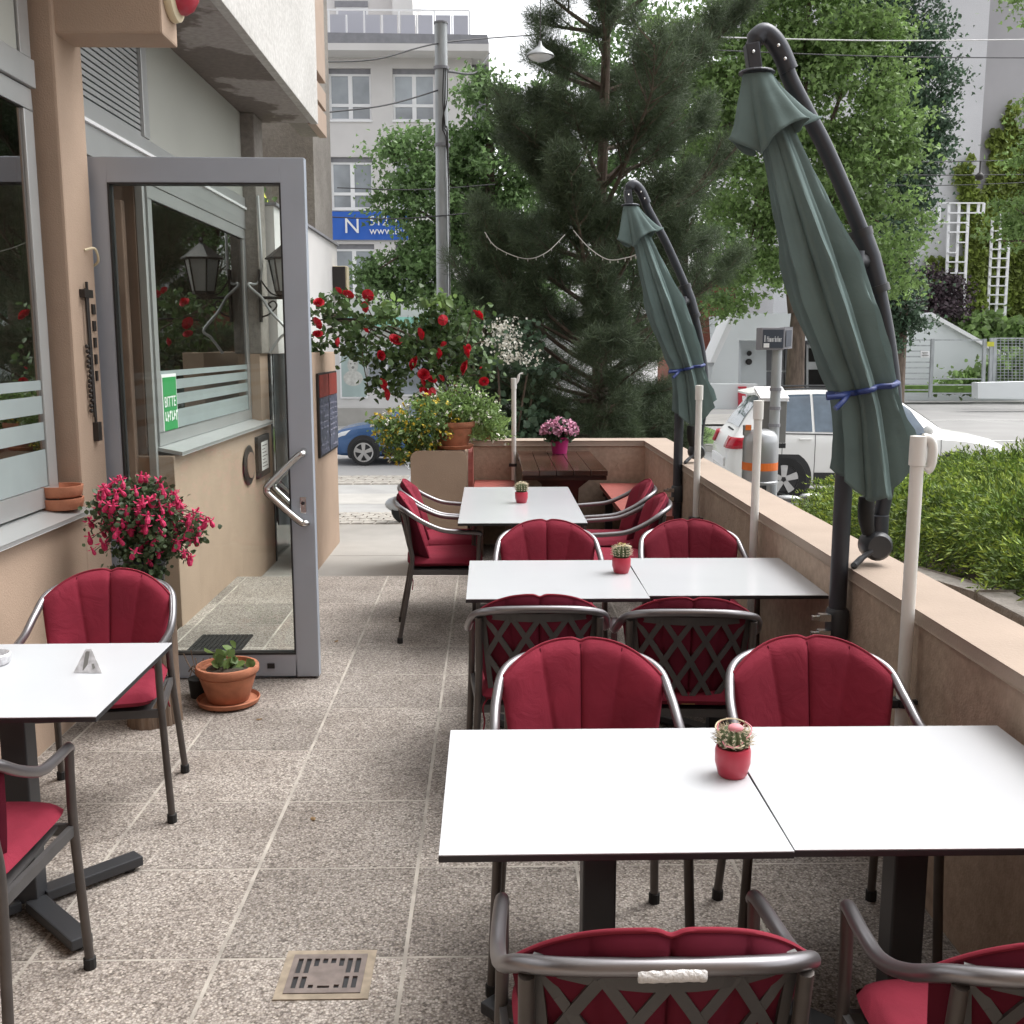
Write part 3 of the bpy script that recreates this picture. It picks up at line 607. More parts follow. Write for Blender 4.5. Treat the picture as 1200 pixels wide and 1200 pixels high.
MB().tube([(-1.80, 8.75, .5), (-1.80, 9.6, .22)], .012, 8).build('push_bar', 'frame_w', gp)
mb = MB(); mb.lathe([(.07, -.012), (.085, 0), (.07, .012)], (0, 0, 0), 20, 'x')
mb.v = [(x - 1.79, y * 2.1 + 7.74, z * 1.75 + .745) for x, y, z in mb.v]
t = thing('oval_plaque', 'dark oval wooden plaque hung on the wall beside the framed menu', 'plaque', (-1.79, 7.74, .745)); mb.build('plaque_rim', 'iron', t, smooth=40)
mb = MB(); mb.lathe([(.055, -.002), (.055, .014)], (0, 0, 0), 20, 'x'); mb.v = [(x - 1.787, y * 2.2 + 7.74, z * 1.75 + .745) for x, y, z in mb.v]; mb.build('plaque_face', 'brownw', t)
t = thing('framed_menu', 'small framed menu sheet hung on the beige wall next to the oval plaque', 'picture frame', (-1.79, 8.2, .77))
MB().box(-1.80, -1.775, 7.99, 8.40, .61, .93).build('frame', 'iron', t, bevel=.004); MB().box(-1.7745, -1.773, 8.09, 8.33, .66, .88).build('paper', 'signwhite', t)
mb = MB()
for k in range(7): mb.box(-1.7728, -1.772, 8.12, 8.30 - .04 * (k % 3), .685 + k * .027, .692 + k * .027)
mb.build('lettering', 'steelbox', t)
t = thing('menu_board', 'tall double menu board with red heads fixed to the beige wall end', 'menu board', (-1.39, 8.9, 1))
MB().box(-1.392, -1.372, 8.42, 9.40, .72, 1.40).build('backing', 'iron', t, bevel=.004)
for a, b in ((8.44, 8.89), (8.93, 9.38)):
    pn = MB().box(-1.3715, -1.368, a, b, .74, 1.20).build('panel', 'board', t); MB().box(-1.3715, -1.367, a, b, 1.205, 1.385).build('heading', 'boardred', t)
    mb = MB()
    for k in range(9):
        for q in range(3):
            if random.random() < .8: mb.box(-1.3678, -1.3672, a + .03 + q * .14, a + .03 + q * .14 + random.uniform(.05, .12), .77 + k * .045, .779 + k * .045)
    mb.build('lettering', 'chalk', pn)
# wall lantern
t = thing('wall_lantern', 'old-style black wall lantern on a scrolled iron bracket', 'lantern', (-1.60, 8.3, 2.02))
lx, ly = -1.575, 8.30
mb = MB(); mb.tube([(-1.79, ly, 1.985), (-1.52, ly, 1.985)], .012, 8); mb.box(-1.79, -1.775, ly - .03, ly + .03, 1.80, 2.2)
mb.tube(smoothpath([(-1.775, ly, 2.12), (-1.70, ly, 2.02), (-1.62, ly, 2.0)], 6), .007, 6)
mb.tube(smoothpath([(-1.775, ly, 1.84), (-1.72, ly, 1.86), (-1.66, ly, 1.92), (-1.68, ly, 1.96), (-1.72, ly, 1.94), (-1.70, ly, 1.91)], 6), .007, 6)
mb.build('bracket', 'iron', t, smooth=40)
mb = MB(); mb.lathe([(.006, 2.44), (.02, 2.42), (.012, 2.40), (.04, 2.38), (.13, 2.31), (.165, 2.285), (.165, 2.275), (.13, 2.27)], (lx, ly, 0), 6, close=False); mb.build('roof', 'iron', t)
lg = MB().lathe([(.13, 2.27), (.085, 2.03)], (lx, ly, 0), 6).build('glass', 'cafe_glass', t)
mb = MB()
for k in range(6):
    a = k * PI / 3; mb.tube([(lx + .133 * math.cos(a), ly + .133 * math.sin(a), 2.272), (lx + .088 * math.cos(a), ly + .088 * math.sin(a), 2.028)], .007, 5)
mb.lathe([(.09, 2.035), (.09, 2.015), (.04, 1.995), (.02, 1.97)], (lx, ly, 0), 6); mb.build('cage', 'iron', t)
MB().tube(smoothpath([(-1.775, 8.30, 2.75), (-1.772, 8.30, 2.15), P(291, 333, 8.25), P(306, 348, 8.25), P(318, 366, 8.25), P(336, 387, 8.25), P(328, 396, 8.25), P(316, 414, 8.25)], 6), .011, 8).build('curved_rod', 'alu', bd, smooth=60)
# plants and yellow awning on the raised terrace
MB().prism([(-2.35, 9.6, 2.75), (-1.98, 9.6, 2.75), (-2.20, 9.6, 3.25), (-2.30, 9.6, 3.32)], (0, .5, 0)).build('awning', 'yellow', tt := thing('yellow_awning', 'yellow folded sunshade on the raised terrace behind the column', 'sunshade', (-2.2, 9.8, 2.75)))
fl = thing('terrace_flowers', 'lilac flowers growing over the edge of the raised terrace by the yellow sunshade', 'plant', (-2.05, 9.0, 2.75))
v, f = leaf_mesh(clumps([((-2.02, 9.05, 2.86), (.10, .3, .14))], 20, 22, .06), .05); np_obj('foliage', v, f, 'leafl', fl)
v, f = leaf_mesh(clumps([((-2.03, 9.0, 2.97), (.08, .25, .08))], 8, 14, .04), .045); np_obj('blossom', v, f, 'lilac', fl)
# red lamp by the beam, thermometer, cable
t = thing('red_lamp', 'round red lamp with a pale ring on the end of the beige beam', 'lamp', (-1.35, 4.78, 3.10))
MB().lathe([(.02, -.012), (.115, -.012), (.12, .0), (.115, .02), (.09, .03)], (-1.352, 4.78, 3.105), 28, 'x').build('ring', 'cream', t, smooth=40)
MB().lathe([(.085, .0), (.09, .03), (.075, .06), (.04, .085), (.005, .092)], (-1.334, 4.78, 3.105), 24, 'x').build('lens', 'redpot', t, smooth=50)
t = thing('iron_wall_ornament', 'slim dark iron ornament with small plates hanging on the beige column', 'ornament', (-1.80, 4.80, 1.6))
mb = MB(); mb.tube([(-1.797, 4.79, 1.90), (-1.797, 4.80, 1.27)], .007, 6); mb.tube([(-1.792, 4.76, 1.87), (-1.792, 4.775, 1.30)], .006, 6); mb.box(-1.808, -1.785, 4.73, 4.83, 1.83, 1.865); mb.box(-1.808, -1.785, 4.79, 4.835, 1.19, 1.275)
for k in range(14): mb.ball((-1.796, 4.755 + random.uniform(-.012, .012), 1.33 + k * .022), .010, 6, 4)
mb.build('rod', 'iron', t)
for k in range(5): MB().box(-1.809, -1.802, 4.86, 4.895 - .004 * k, 1.76 - k * .075, 1.805 - k * .075).build('plate', 'iron', t)
t = thing('door_cable', 'short white cable looping from the column to the door hinge', 'cable', (-1.80, 4.84, 2.02))
MB().tube(smoothpath([(-1.808, 4.82, 2.04), (-1.78, 4.87, 2.05), (-1.79, 4.93, 2.0), (-1.84, 4.955, 1.97)], 6), .006, 6).build('cable', 'cream', t)
# terracotta saucers on the sill
t = thing('stacked_saucers', 'two shallow terracotta saucers stacked on the near window sill', 'flower pot', (-1.835, 4.46, .925))
for k in range(2): MB().lathe([(.005, .004), (.080, .004), (.088, .012), (.094, .046), (.094, .052), (.086, .052), (.08, .02), (.005, .018)], (-1.855, 4.5, .921 + k * .054), 28).build('saucer', 'terra', t, smooth=40)
# side sheets for the unseen rest of the building; last block added to cut light
MB().box(-9, -1.43, -1.5, 8.70, 3.47, 15.9).build('building_body', 'beige', bd)
MB().box(-9, -2.31, 4.635, 4.93, -1, 3.4).build('cross_wall', 'beige', bd)
MB().box(-9, 4.5, -6, -2.6, -1.2, 12).build('added_light_block', 'beige', bd)  # unseen block added behind the camera to keep light off the terrace
# doormat
t = thing('doormat', 'black honeycomb rubber doormat behind the open glass door', 'doormat', (-1.49, 5.53, 0))
mb = MB(); mb.box(-1.635, -1.345, 5.30, 5.75, .001, .006)
for i in range(12):
    for j in range(18):
        mb.box(-1.625 + i * .0236, -1.607 + i * .0236, 5.31 + j * .0243, 5.328 + j * .0243, .006, .013)
mb.build('mat', 'rubber', t, fix=False)
# ================================================================ CHAIRS
def chair_proto():
    t = thing('garden_armchair', 'x', 'chair', (0, 0, 0), 0, 'red cushioned metal armchairs on the terrace')
    half = [(.233, .212, .598), (.235, .195, .612), (.241, .10, .619), (.243, 0, .632), (.237, -.10, .675), (.214, -.185, .728), (.14, -.238, .755), (0, -.252, .762)]
    path = half + [(-x, y, z) for x, y, z in half[-2::-1]]
    pp = smoothpath(path, 6)
    MB().tube(pp, .0135, 12).build('back_rail', 'tube', t, smooth=60)
    for s in (-1, 1):
        lg = MB().tube(smoothpath([(s * .234, .205, .605), (s * .236, .196, .40), (s * .252, .20, .03)], 5), .0125, 10).build('leg', 'tubedark', t, smooth=60)
        MB().lathe([(.013, 0), (.0165, .001), (.0165, .03), (.0135, .032)], (s * .252, .20, 0), 10).build('rubber_foot', 'rubber', lg)
        lg = MB().tube(smoothpath([(s * .203, -.204, .722), (s * .203, -.175, .55), (s * .207, -.165, .42), (s * .226, -.235, .03)], 5), .0125, 10).build('leg', 'tubedark', t, smooth=60)
        MB().lathe([(.013, 0), (.0165, .001), (.0165, .03), (.0135, .032)], (s * .226, -.235, 0), 10).build('rubber_foot', 'rubber', lg)
    mb = MB(); fr = [(.234, .196), (.205, -.165), (-.205, -.165), (-.234, .196)]
    for i in range(4): a, b = fr[i], fr[(i + 1) % 4]; mb.bar((a[0], a[1], .392), (b[0], b[1], .392), .014, .028)
    mb.box(-.20, .20, -.16, .19, .398, .405); mb.build('seat_frame', 'lattice', t)
    def LS(u, v, d=0):
        hw = .160 + .030 * v
        return Vector((u * hw, -.172 - .068 * v + .055 * u * u * (.3 + .7 * v) - d, .435 + .295 * v))
    mb = MB()
    def strip(u0, v0, u1, v1, w_, th, n=6):
        for k in range(n):
            a = LS(u0 + (u1 - u0) * k / n, v0 + (v1 - v0) * k / n); b = LS(u0 + (u1 - u0) * (k + 1) / n, v0 + (v1 - v0) * (k + 1) / n)
            nrm = Vector((-(a.x) * 1.2, 1, .2)).normalized()
            e = (b - a) * .04
            mb.bar(a - e, b + e, w_, th, nrm)
    strip(-1, 1, 1, 1, .030, .007, 10); strip(-1, 0, 1, 0, .026, .0072, 10)
    strip(-1, 0, -1, 1, .018, .0068, 5); strip(1, 0, 1, 1, .018, .0068, 5)
    for k in range(-4, 5):
        for sg, th in ((1, .0058), (-1, .0064)):
            u0 = k * .50 + .0; u1 = u0 + sg * 1.0
            pts = []
            t0, t1 = 0, 1
            for b_ in (-1, 1):
                tt = (b_ - u0) / (u1 - u0)
                if u1 > u0: (t0, t1) = (max(t0, tt), t1) if b_ == -1 else (t0, min(t1, tt))
                else: (t0, t1) = (max(t0, tt), t1) if b_ == 1 else (t0, min(t1, tt))
            if t1 - t0 > .08: strip(u0 + (u1 - u0) * t0, t0, u0 + (u1 - u0) * t1, t1, .0185, th, 6)
    mb.build('back_lattice', 'lattice', t, fix=False)
    # seat cushion
    def sc(top):
        def fn(u, v):
            a = u * 2 - 1; b = v * 2 - 1
            e = max(0, (1 - abs(a) ** 8)) ** .5 * max(0, (1 - abs(b) ** 8)) ** .5
            hw = .200 + .022 * (b * .5 + .5)
            x = a * hw * (1 - .06 * abs(b) ** 6); y = .015 + b * .205 * (1 - .05 * abs(a) ** 6) + .012 * (b > 0) * (1 - a * a)
            return (x, y, .440 + (.033 if top else -.026) * e * (1 - .12 * (1 - a * a) * (1 - b * b)))
        return fn
    mb = MB(); mb.grid(sc(1), 25, 25); mb.grid(sc(0), 25, 25); o = mb.build('seat_cushion', 'red', t, smooth=75)
    # back cushion with four fluted panels
    def seam(v): return .34 + .17 * v
    def bc(front):
        def fn(u, v):
            a = u * 2 - 1; s_ = seam(v); q = abs(a)
            ph = q / s_ if q < s_ else (q - s_) / (1 - s_)
            bul = max(0, math.sin(PI * min(1, max(0, ph)))) ** .32
            ztop = .806 - .095 * q ** 2.7 - (.008) * math.exp(-(a / .06) ** 2)
            z = .448 + (ztop - .448) * v
            xw = .178 + .048 * v ** .8
            ybase = -.150 - .083 * v + .085 * q ** 2.2
            e = max(0, 1 - q ** 9) ** .5 * max(0, 1 - abs(2 * v - 1) ** 9) ** .5
            th = (.019 + .013 * bul) if front else -(.009 + .016 * bul)
            return (a * xw, ybase + th * e + (.012 * (1 - v) if 0 else 0), z)
        return fn
    mb = MB(); mb.grid(bc(1), 81, 22); bcq = mb.build('back_cushion', 'red', t, smooth=80, fix=False)
    mb = MB(); mb.grid(bc(0), 81, 22); mb.build('cushion_back', 'redshade', bcq, smooth=80, fix=False)  # back face of the cushion, in the red with painted shade
    pts = [Vector(bc(1)(i / 60, 1)) + Vector((0, -.0005, .0005)) for i in range(1, 60)]
    MB().tube(pts, .0042, 6).build('piping', 'redpipe', bcq, smooth=60)
    mb = MB()
    for sg in (-1, 0, 1):
        mb.tube([Vector(bc(1)(.5 + sg * .5 * seam(v_), v_)) + Vector((0, .0004, 0)) for v_ in np.linspace(.03, .985, 24)], .0017, 5)
    mb.build('seam', 'redseam', bcq, smooth=60, kind='stuff', fix=False)
    for s in (-1, 1): MB().tube(smoothpath([(s * .17, -.16, .43), (s * .19, -.175, .40), (s * .185, -.16, .34), (s * .195, -.165, .29)], 4), .003, 5).build('tie', 'redpipe', bcq)
    return t
chair = chair_proto()
# x, y, heading (0 = facing +Y), label
CH = [(.252, 1.59, 0, 'red armchair seen from behind at the front edge, white paper strip round its back rail'),
      (.875, 1.545, -2, 'red armchair cut off at the lower right corner, seen from behind'),
      (.250, 2.615, 180, 'front-facing red armchair across the nearest double table, left of its cactus pot'),
      (.885, 2.625, 178, 'front-facing red armchair across the nearest double table, by the terrace wall'),
      (.160, 3.60, 0, 'armchair seen from behind with grey lattice back at the left half of the middle table'),
      (.675, 3.545, -4, 'armchair seen from behind with grey lattice back at the right half of the middle table'),
      (.262, 4.645, 180, 'front-facing red armchair behind the middle table, between it and the single far table'),
      (.930, 4.635, 180, 'front-facing red armchair behind the middle table, next to the terrace wall'),
      (-.285, 5.83, -86, 'red armchair in side view left of the far white table, nearer of the two'),
      (-.31, 6.38, -88, 'red armchair in side view left of the far white table, nearer to the pier'),
      (.735, 5.74, 88, 'red armchair on the wall side of the far white table, nearer of the two'),
      (.745, 6.34, 90, 'red armchair on the wall side of the far white table, nearer to the red bench'),
      (-1.375, 3.575, 187, 'red armchair facing forward behind the single left table by the beige wall'),
      (-1.305, 2.345, 2, 'red armchair cut off at the lower left corner with only arm and seat in view')]
CHO = []
for i, (x, y, a, lab) in enumerate(CH):
    o = chair if i == 0 else copy_tree(chair)
    o.location = (x, y, 0); o.rotation_euler = (0, 0, R(a)); o['label'] = lab; CHO.append(o)
pt = MB()
pt.tube(smoothpath([(-.050, -.2575, .7545), (-.02, -.2590, .7555), (.02, -.2590, .7565), (.045, -.258, .755)], 4), [.0105, .0113, .0107, .0115, .0106, .0112, .0107, .0115, .0106, .0111, .0107, .0113, .0105], 12)
pt.build('paper_strip', 'paper', CHO[0], world=False, smooth=30)
MB().box(-.022, .022, -.1775, -.1765, .425, .436).build('label', 'gold', CHO[5], world=False)
# ================================================================ WHITE TABLES
def table(x0, x1, y0, y1, label, rot=0, feet=45, group='white terrace tables'):
    cx, cy = (x0 + x1) / 2, (y0 + y1) / 2; hx, hy = (x1 - x0) / 2, (y1 - y0) / 2
    t = thing('white_table', label, 'table', (0, 0, 0), 0, group)
    MB().box(-hx, hx, -hy, hy, .697, .6995).build('tabletop', 'white', t, bevel=.001, world=False)
    MB().box(-hx - .0004, hx + .0004, -hy - .0004, hy + .0004, .6845, .6968).build('core_edge', 'black', t, bevel=.0015, world=False)
    n = 1 if hy < .5 else 2
    for k in range(n):
        oy = 0 if n == 1 else (-.35, .35)[k]
        MB().box(-.036, .036, oy - .036, oy + .036, .03, .6765).build('column', 'char', t, bevel=.005, world=False)
        MB().box(-.19, .19, oy - .19, oy + .19, .677, .6842).build('mounting_plate', 'black', t, world=False)
        for q in range(4):
            a = R(feet + 90 * q); rm = Matrix.Rotation(a, 3, 'Z')
            ft = MB().box(.036, .335, -.03, .03, .014, .044, rm, (0, oy, 0)).build('foot', 'char', t, bevel=.004, world=False)
            MB().lathe([(.018, 0), (.02, .002), (.02, .0135)], tuple(rm @ Vector((.30, 0, 0)) + Vector((0, oy, 0))), 10).build('glide', 'rubber', ft, world=False)
    t.location = (cx, cy, 0); t.rotation_euler = (0, 0, R(rot)); return t
table(-0.0993, 0.5562, 1.793, 2.4234, 'white table at the front, left half of the nearest pair with the drain beside it', .2)
table(0.5604, 1.2389, 1.7982, 2.4275, 'white table at the front, right half of the nearest pair against the terrace wall', -.2)
table(-0.0941, 0.5855, 3.748, 4.4432, 'white middle table, left half of the pair under the small cactus', 0)
table(0.5896, 1.2702, 3.7845, 4.4798, 'white middle table, right half of the pair against the terrace wall', -.5)
table(-0.1756, 0.507, 5.4102, 6.8268, 'longer single white table at the far end before the dark wooden table', 0)
table(-1.6936, -0.9984, 2.53, 3.1907, 'single white table on the left with a clear plastic stand on it', .6)
# ================================================================ CACTI
def cactus(x, y, h, top, label):
    t = thing('potted_cactus', label, 'plant', (x, y, .6997), random.uniform(0, 6), 'potted cacti on the white tables')
    MB().lathe([(.001, 0), (.028, 0), (.031, .004), (.038, .03), (.0385, .058), (.036, .066), (.033, .066), (.034, .055), (.001, .055)], (0, 0, 0), 28, close=False).build('pot', 'redpot', t, smooth=45, world=False)
    nr = 14
    def fn(u, v):
        a = u * 2 * PI; ph = PI * (.12 + .86 * v); r = .032 * math.sin(ph) ** .75 * (1 + .13 * math.cos(nr * a))
        return (r * math.cos(a), r * math.sin(a), .058 + h * (1 - math.cos(ph)) / 2)
    mb = MB(); mb.grid(fn, 84, 14, True); b = mb.build('body', 'cactus', t, smooth=60, world=False)
    mb = MB()
    for k in range(nr):
        for j in range(5):
            p = Vector(fn(k / nr, .3 + j * .13))
            for q in range(4):
                d = Vector((p.x, p.y, .01)).normalized() + Vector((random.uniform(-.7, .7), random.uniform(-.7, .7), random.uniform(-.5, .8)))
                mb.tube([p, p + d * random.uniform(.006, .011)], [.0011, .0004], 3, caps=False)
            mb.ball(p, .0023, 5, 3)
    mb.build('spines', 'spine', t, world=False, fix=False)
    r_ = lambda a, rr, z: (rr * math.cos(a), rr * math.sin(a), z)
    mt = {'pink': 'pinkribbon', 'cream': 'cream', 'gold': 'cream'}[top]
    for k in range(2):
        pts = [r_(a + k * 1.7, .034 + .006 * math.sin(3 * a), .075 + h * .45 + .02 * math.sin(a + k * 2)) for a in np.linspace(0, 5.2, 12)]
        mb = MB(); mb.tube(smoothpath(pts, 3), .0017, 5); mb.build('ribbon', mt if k else 'cream', t, world=False)
    if top == 'pink':
        MB().ball((0.002, -.008, .058 + h + .002), (.017, .015, .009), 12, 7).build('flower', 'pinkribbon', t, smooth=80, world=False)
    else:
        mb = MB(); mb.tube(smoothpath([r_(a, .016 + .004 * math.sin(2 * a), .06 + h + .004 * math.sin(3 * a)) for a in np.linspace(0, 9, 20)], 3), .0022, 5); mb.build('ribbon', 'gold' if top == 'gold' else 'cream', t, world=False)
    return t
p = PZ(858, 908, .70); cactus(p.x, p.y, .050, 'pink', 'cactus with a pink cap in a red pot on the nearest pair of tables').rotation_euler = (0, 0, 0)
p = PZ(728, 671, .70); cactus(p.x, p.y, .058, 'gold', 'cactus with gold ribbon in a red pot on the middle pair of tables')
p = PZ(611, 589, .70); cactus(p.x, p.y, .062, 'cream', 'cactus with cream ribbon in a red pot on the far single table')
# clear stand and ashtray on the left table
p = PZ(106, 786, .70)
t = thing('clear_stand', 'small clear plastic pyramid stand with printed slip on the left table', 'table stand', (p.x, p.y, .6997))
q = [Vector((-.042, -.02, 0)), Vector((.044, -.026, 0)), Vector((.01, .03, 0)), Vector((-.012, .0, .066)), Vector((.006, .004, .066))]
MB().add(q, [(0, 1, 4, 3), (1, 2, 4), (2, 0, 3, 4), (0, 2, 1)]).build('body', 'plastic', t, world=False, bevel=.002)
MB().bar(q[0].lerp(q[3], .1) + Vector((.03, -.001, 0)), q[3] + Vector((.008, -.0006, -.008)), .012, .0008, (0, -1, .4)).bar(q[1].lerp(q[4], .2) + Vector((-.018, -.001, 0)), q[4] + Vector((-.004, -.0006, -.015)), .007, .0008, (0, -1, .4)).build('print', 'steelbox', t, world=False)
p = PZ(-8, 778, .70)
t = thing('glass_ashtray', 'clear round glass ashtray cut by the left edge of the photo on the left table', 'ashtray', (p.x, p.y, .6997))
MB().lathe([(.001, .001), (.042, .001), (.047, .006), (.050, .03), (.046, .033), (.042, .028), (.038, .010), (.001, .008)], (0, 0, 0), 28, close=False).build('bowl', 'plastic', t, smooth=40, world=False)
# ================================================================ WOODEN TABLE, BENCHES
t = thing('wooden_table', 'dark brown varnished wooden table standing against the far terrace wall', 'table', (.5, 7.8, 0))
pw = .118
for k in range(5): MB().box(.215 + k * pw, .215 + (k + 1) * pw - .003, 7.12, 8.47, .735, .772 + .0006 * (k % 2)).build('plank', 'wood', t, bevel=.004)
for y in (7.16, 8.36): MB().box(.215, .80, y, y + .06, .70, .734).build('batten', 'wood', t, bevel=.004)
for y in (7.36, 8.18):
    MB().prism([(.30, y, 0), (.30, y, .06), (.42, y, .14), (.40, y, .62), (.30, y, .70), (.72, y, .70), (.62, y, .62), (.60, y, .14), (.72, y, .06), (.72, y, 0)], (0, .05, 0)).build('leg', 'wood', t, bevel=.004)
MB().box(.48, .54, 7.411, 8.179, .25, .33).build('stretcher', 'wood', t, bevel=.003)
t = thing('red_bench', 'red wooden bench along the terrace wall right of the dark table', 'bench', (1.07, 7.6, 0), 0, 'red wooden benches in the far corner')
for k in range(2): MB().prism([(.885 + .004 + k * .182, 6.78, .475), (.885 + k * .182 + .179, 6.78, .475), (.885 + k * .182 + .179, 8.45, .475), (.885 + k * .182 + .004, 8.45, .475)], (0, 0, .034)).build('seat_plank', 'benchred', t, bevel=.004)
for y in (6.84, 8.30): MB().box(.90, 1.24, y, y + .06, .42, .473).build('batten', 'wood', t)
for y in (6.84, 8.30):
    for x in (.92, 1.17): MB().box(x, x + .06, y, y + .06, 0, .419).build('leg', 'char', t, bevel=.003)
t = thing('red_bench', 'red wooden bench between the pier and the dark table', 'bench', (.03, 8.2, 0), 0, 'red wooden benches in the far corner')
for k in range(2): MB().box(-.135, .19, 7.92 + k * .285, 7.92 + k * .285 + .28, .50, .535).build('seat_plank', 'benchred', t, bevel=.004)
for x in (-.12, .11): MB().box(x, x + .06, 7.95, 8.45, 0, .499).build('leg', 'wood', t, bevel=.003)
mb = MB(); mb.prism([(-.175, 7.94 + .19 * (1 + math.cos(a)) , .50 + .34 * math.sin(a)) for a in np.linspace(0, PI, 12)], (.035, 0, 0)); mb.build('end_panel', 'benchred', t, bevel=.004)
# pink pot on the wooden table
p = PZ(649, 526, .773); p = Vector((.545, 8.28, .7735))
t = thing('pink_flower_pot', 'magenta plastic pot of pale pink flowers on the dark wooden table', 'flower pot', p)
MB().lathe([(.001, 0), (.058, 0), (.074, .115), (.082, .116), (.083, .132), (.078, .132), (.072, .11), (.001, .105)], (0, 0, 0), 28, close=False).build('pot', 'pinkpot', t, smooth=40, world=False)
c = np.array(p); v, f = leaf_mesh(clumps([((p.x, p.y, p.z + .17), (.10, .10, .07))], 50, 20, .02), .035); np_obj('foliage', v, f, 'leafd', t)
d = RNG.normal(size=(110, 3)); d[:, 2] = abs(d[:, 2]) * .8; d /= np.linalg.norm(d, axis=1)[:, None]
ctr = np.array([p.x, p.y, p.z + .165]) + d * np.array([.145, .13, .10]); pts = np.repeat(ctr, 12, 0) + RNG.normal(size=(1320, 3)) * .005
v, f = leaf_mesh(pts, .022, jitter=.3); np_obj('florets', v, f, 'pinkf', t)
# small leafy plant outside on the wall
p = Vector((-.02, 8.62, .856))
t = thing('leafy_pot_plant', 'broad-leaved plant in a clay pot on the far wall beside the hooked pole', 'plant', p)
MB().lathe([(.001, 0), (.035, 0), (.05, .075), (.055, .076), (.055, .09), (.048, .09), (.001, .08)], (0, 0, 0), 18, close=False).build('pot', 'terra', t, smooth=40, world=False)
pts = np.array([p]) + np.array([0, 0, .08]) + RNG.normal(size=(34, 3)) * np.array([.02, .02, .02]); dr_ = np.stack([np.cos(np.arange(34) * 2.4), np.sin(np.arange(34) * 2.4), .5 + .5 * RNG.random(34)], 1)
v, f = leaf_mesh(pts, .20, ((0, 0), (.35, .16), (.7, .15), (1, 0)), dirs=dr_); np_obj('foliage', v, f, 'leaf', t)
# ================================================================ WHITE POLES
def pole(x, y, ztop, zc, label, hook):
    t = thing('white_pole', label, 'pole', (x, y, 0), 0, 'white poles clamped along the terrace wall')
    MB().lathe([(.019, .0), (.019, ztop - .07)], (x, y, 0), 14).build('shaft', 'pvc', t, smooth=40)
    MB().lathe([(.019, ztop - .085), (.0235, ztop - .083), (.0235, ztop), (.018, ztop + .001)], (x, y, 0), 14).build('socket', 'pvc', t, smooth=40)
    if hook == 1: MB().tube(smoothpath([(x + .012, y, ztop - .005), (x + .032, y, ztop - .01), (x + .042, y, ztop - .035), (x + .040, y, ztop - .085), (x + .028, y, ztop - .10)], 5), [.014] * 15 + [.013] * 6, 10).build('hook', 'pvc', t, smooth=60)
    if hook == 2: MB().tube(smoothpath([(x + .015, y, ztop - .04), (x + .03, y, ztop - .02), (x + .045, y, ztop + .03), (x + .075, y, ztop + .04)], 5), [.011] * 10 + [.007] * 6, 8).build('hook', 'pvc', t, smooth=60)
    mb = MB(); mb.lathe([(.021, zc - .012), (.025, zc - .012), (.025, zc + .012), (.021, zc + .012)], (x, y, 0), 14); mb.box(x - .012, x + .05 if y < 8 else x + .012, y - .008 if y < 8 else y, y + .008 if y < 8 else y + .05, zc - .006, zc + .006); mb.box(x - .04, x - .02, y - .02, y + .02, zc - .012, zc + .012)
    mb.build('clamp', 'char', t)
pole(1.218, 2.95, 1.365, .575, 'tallest-looking white pole with a curved cap at the right end of the wall', 1)
pole(1.218, 4.75, 1.372, .56, 'white pole standing in front of the grey silver litter bin', 0)
pole(1.218, 6.12, 1.39, .60, 'white pole just right of the farther umbrella mast', 0)
pole(.185, 8.46, 1.36, .66, 'white pole with a hooked tip at the far wall beside the dark wooden table', 2)
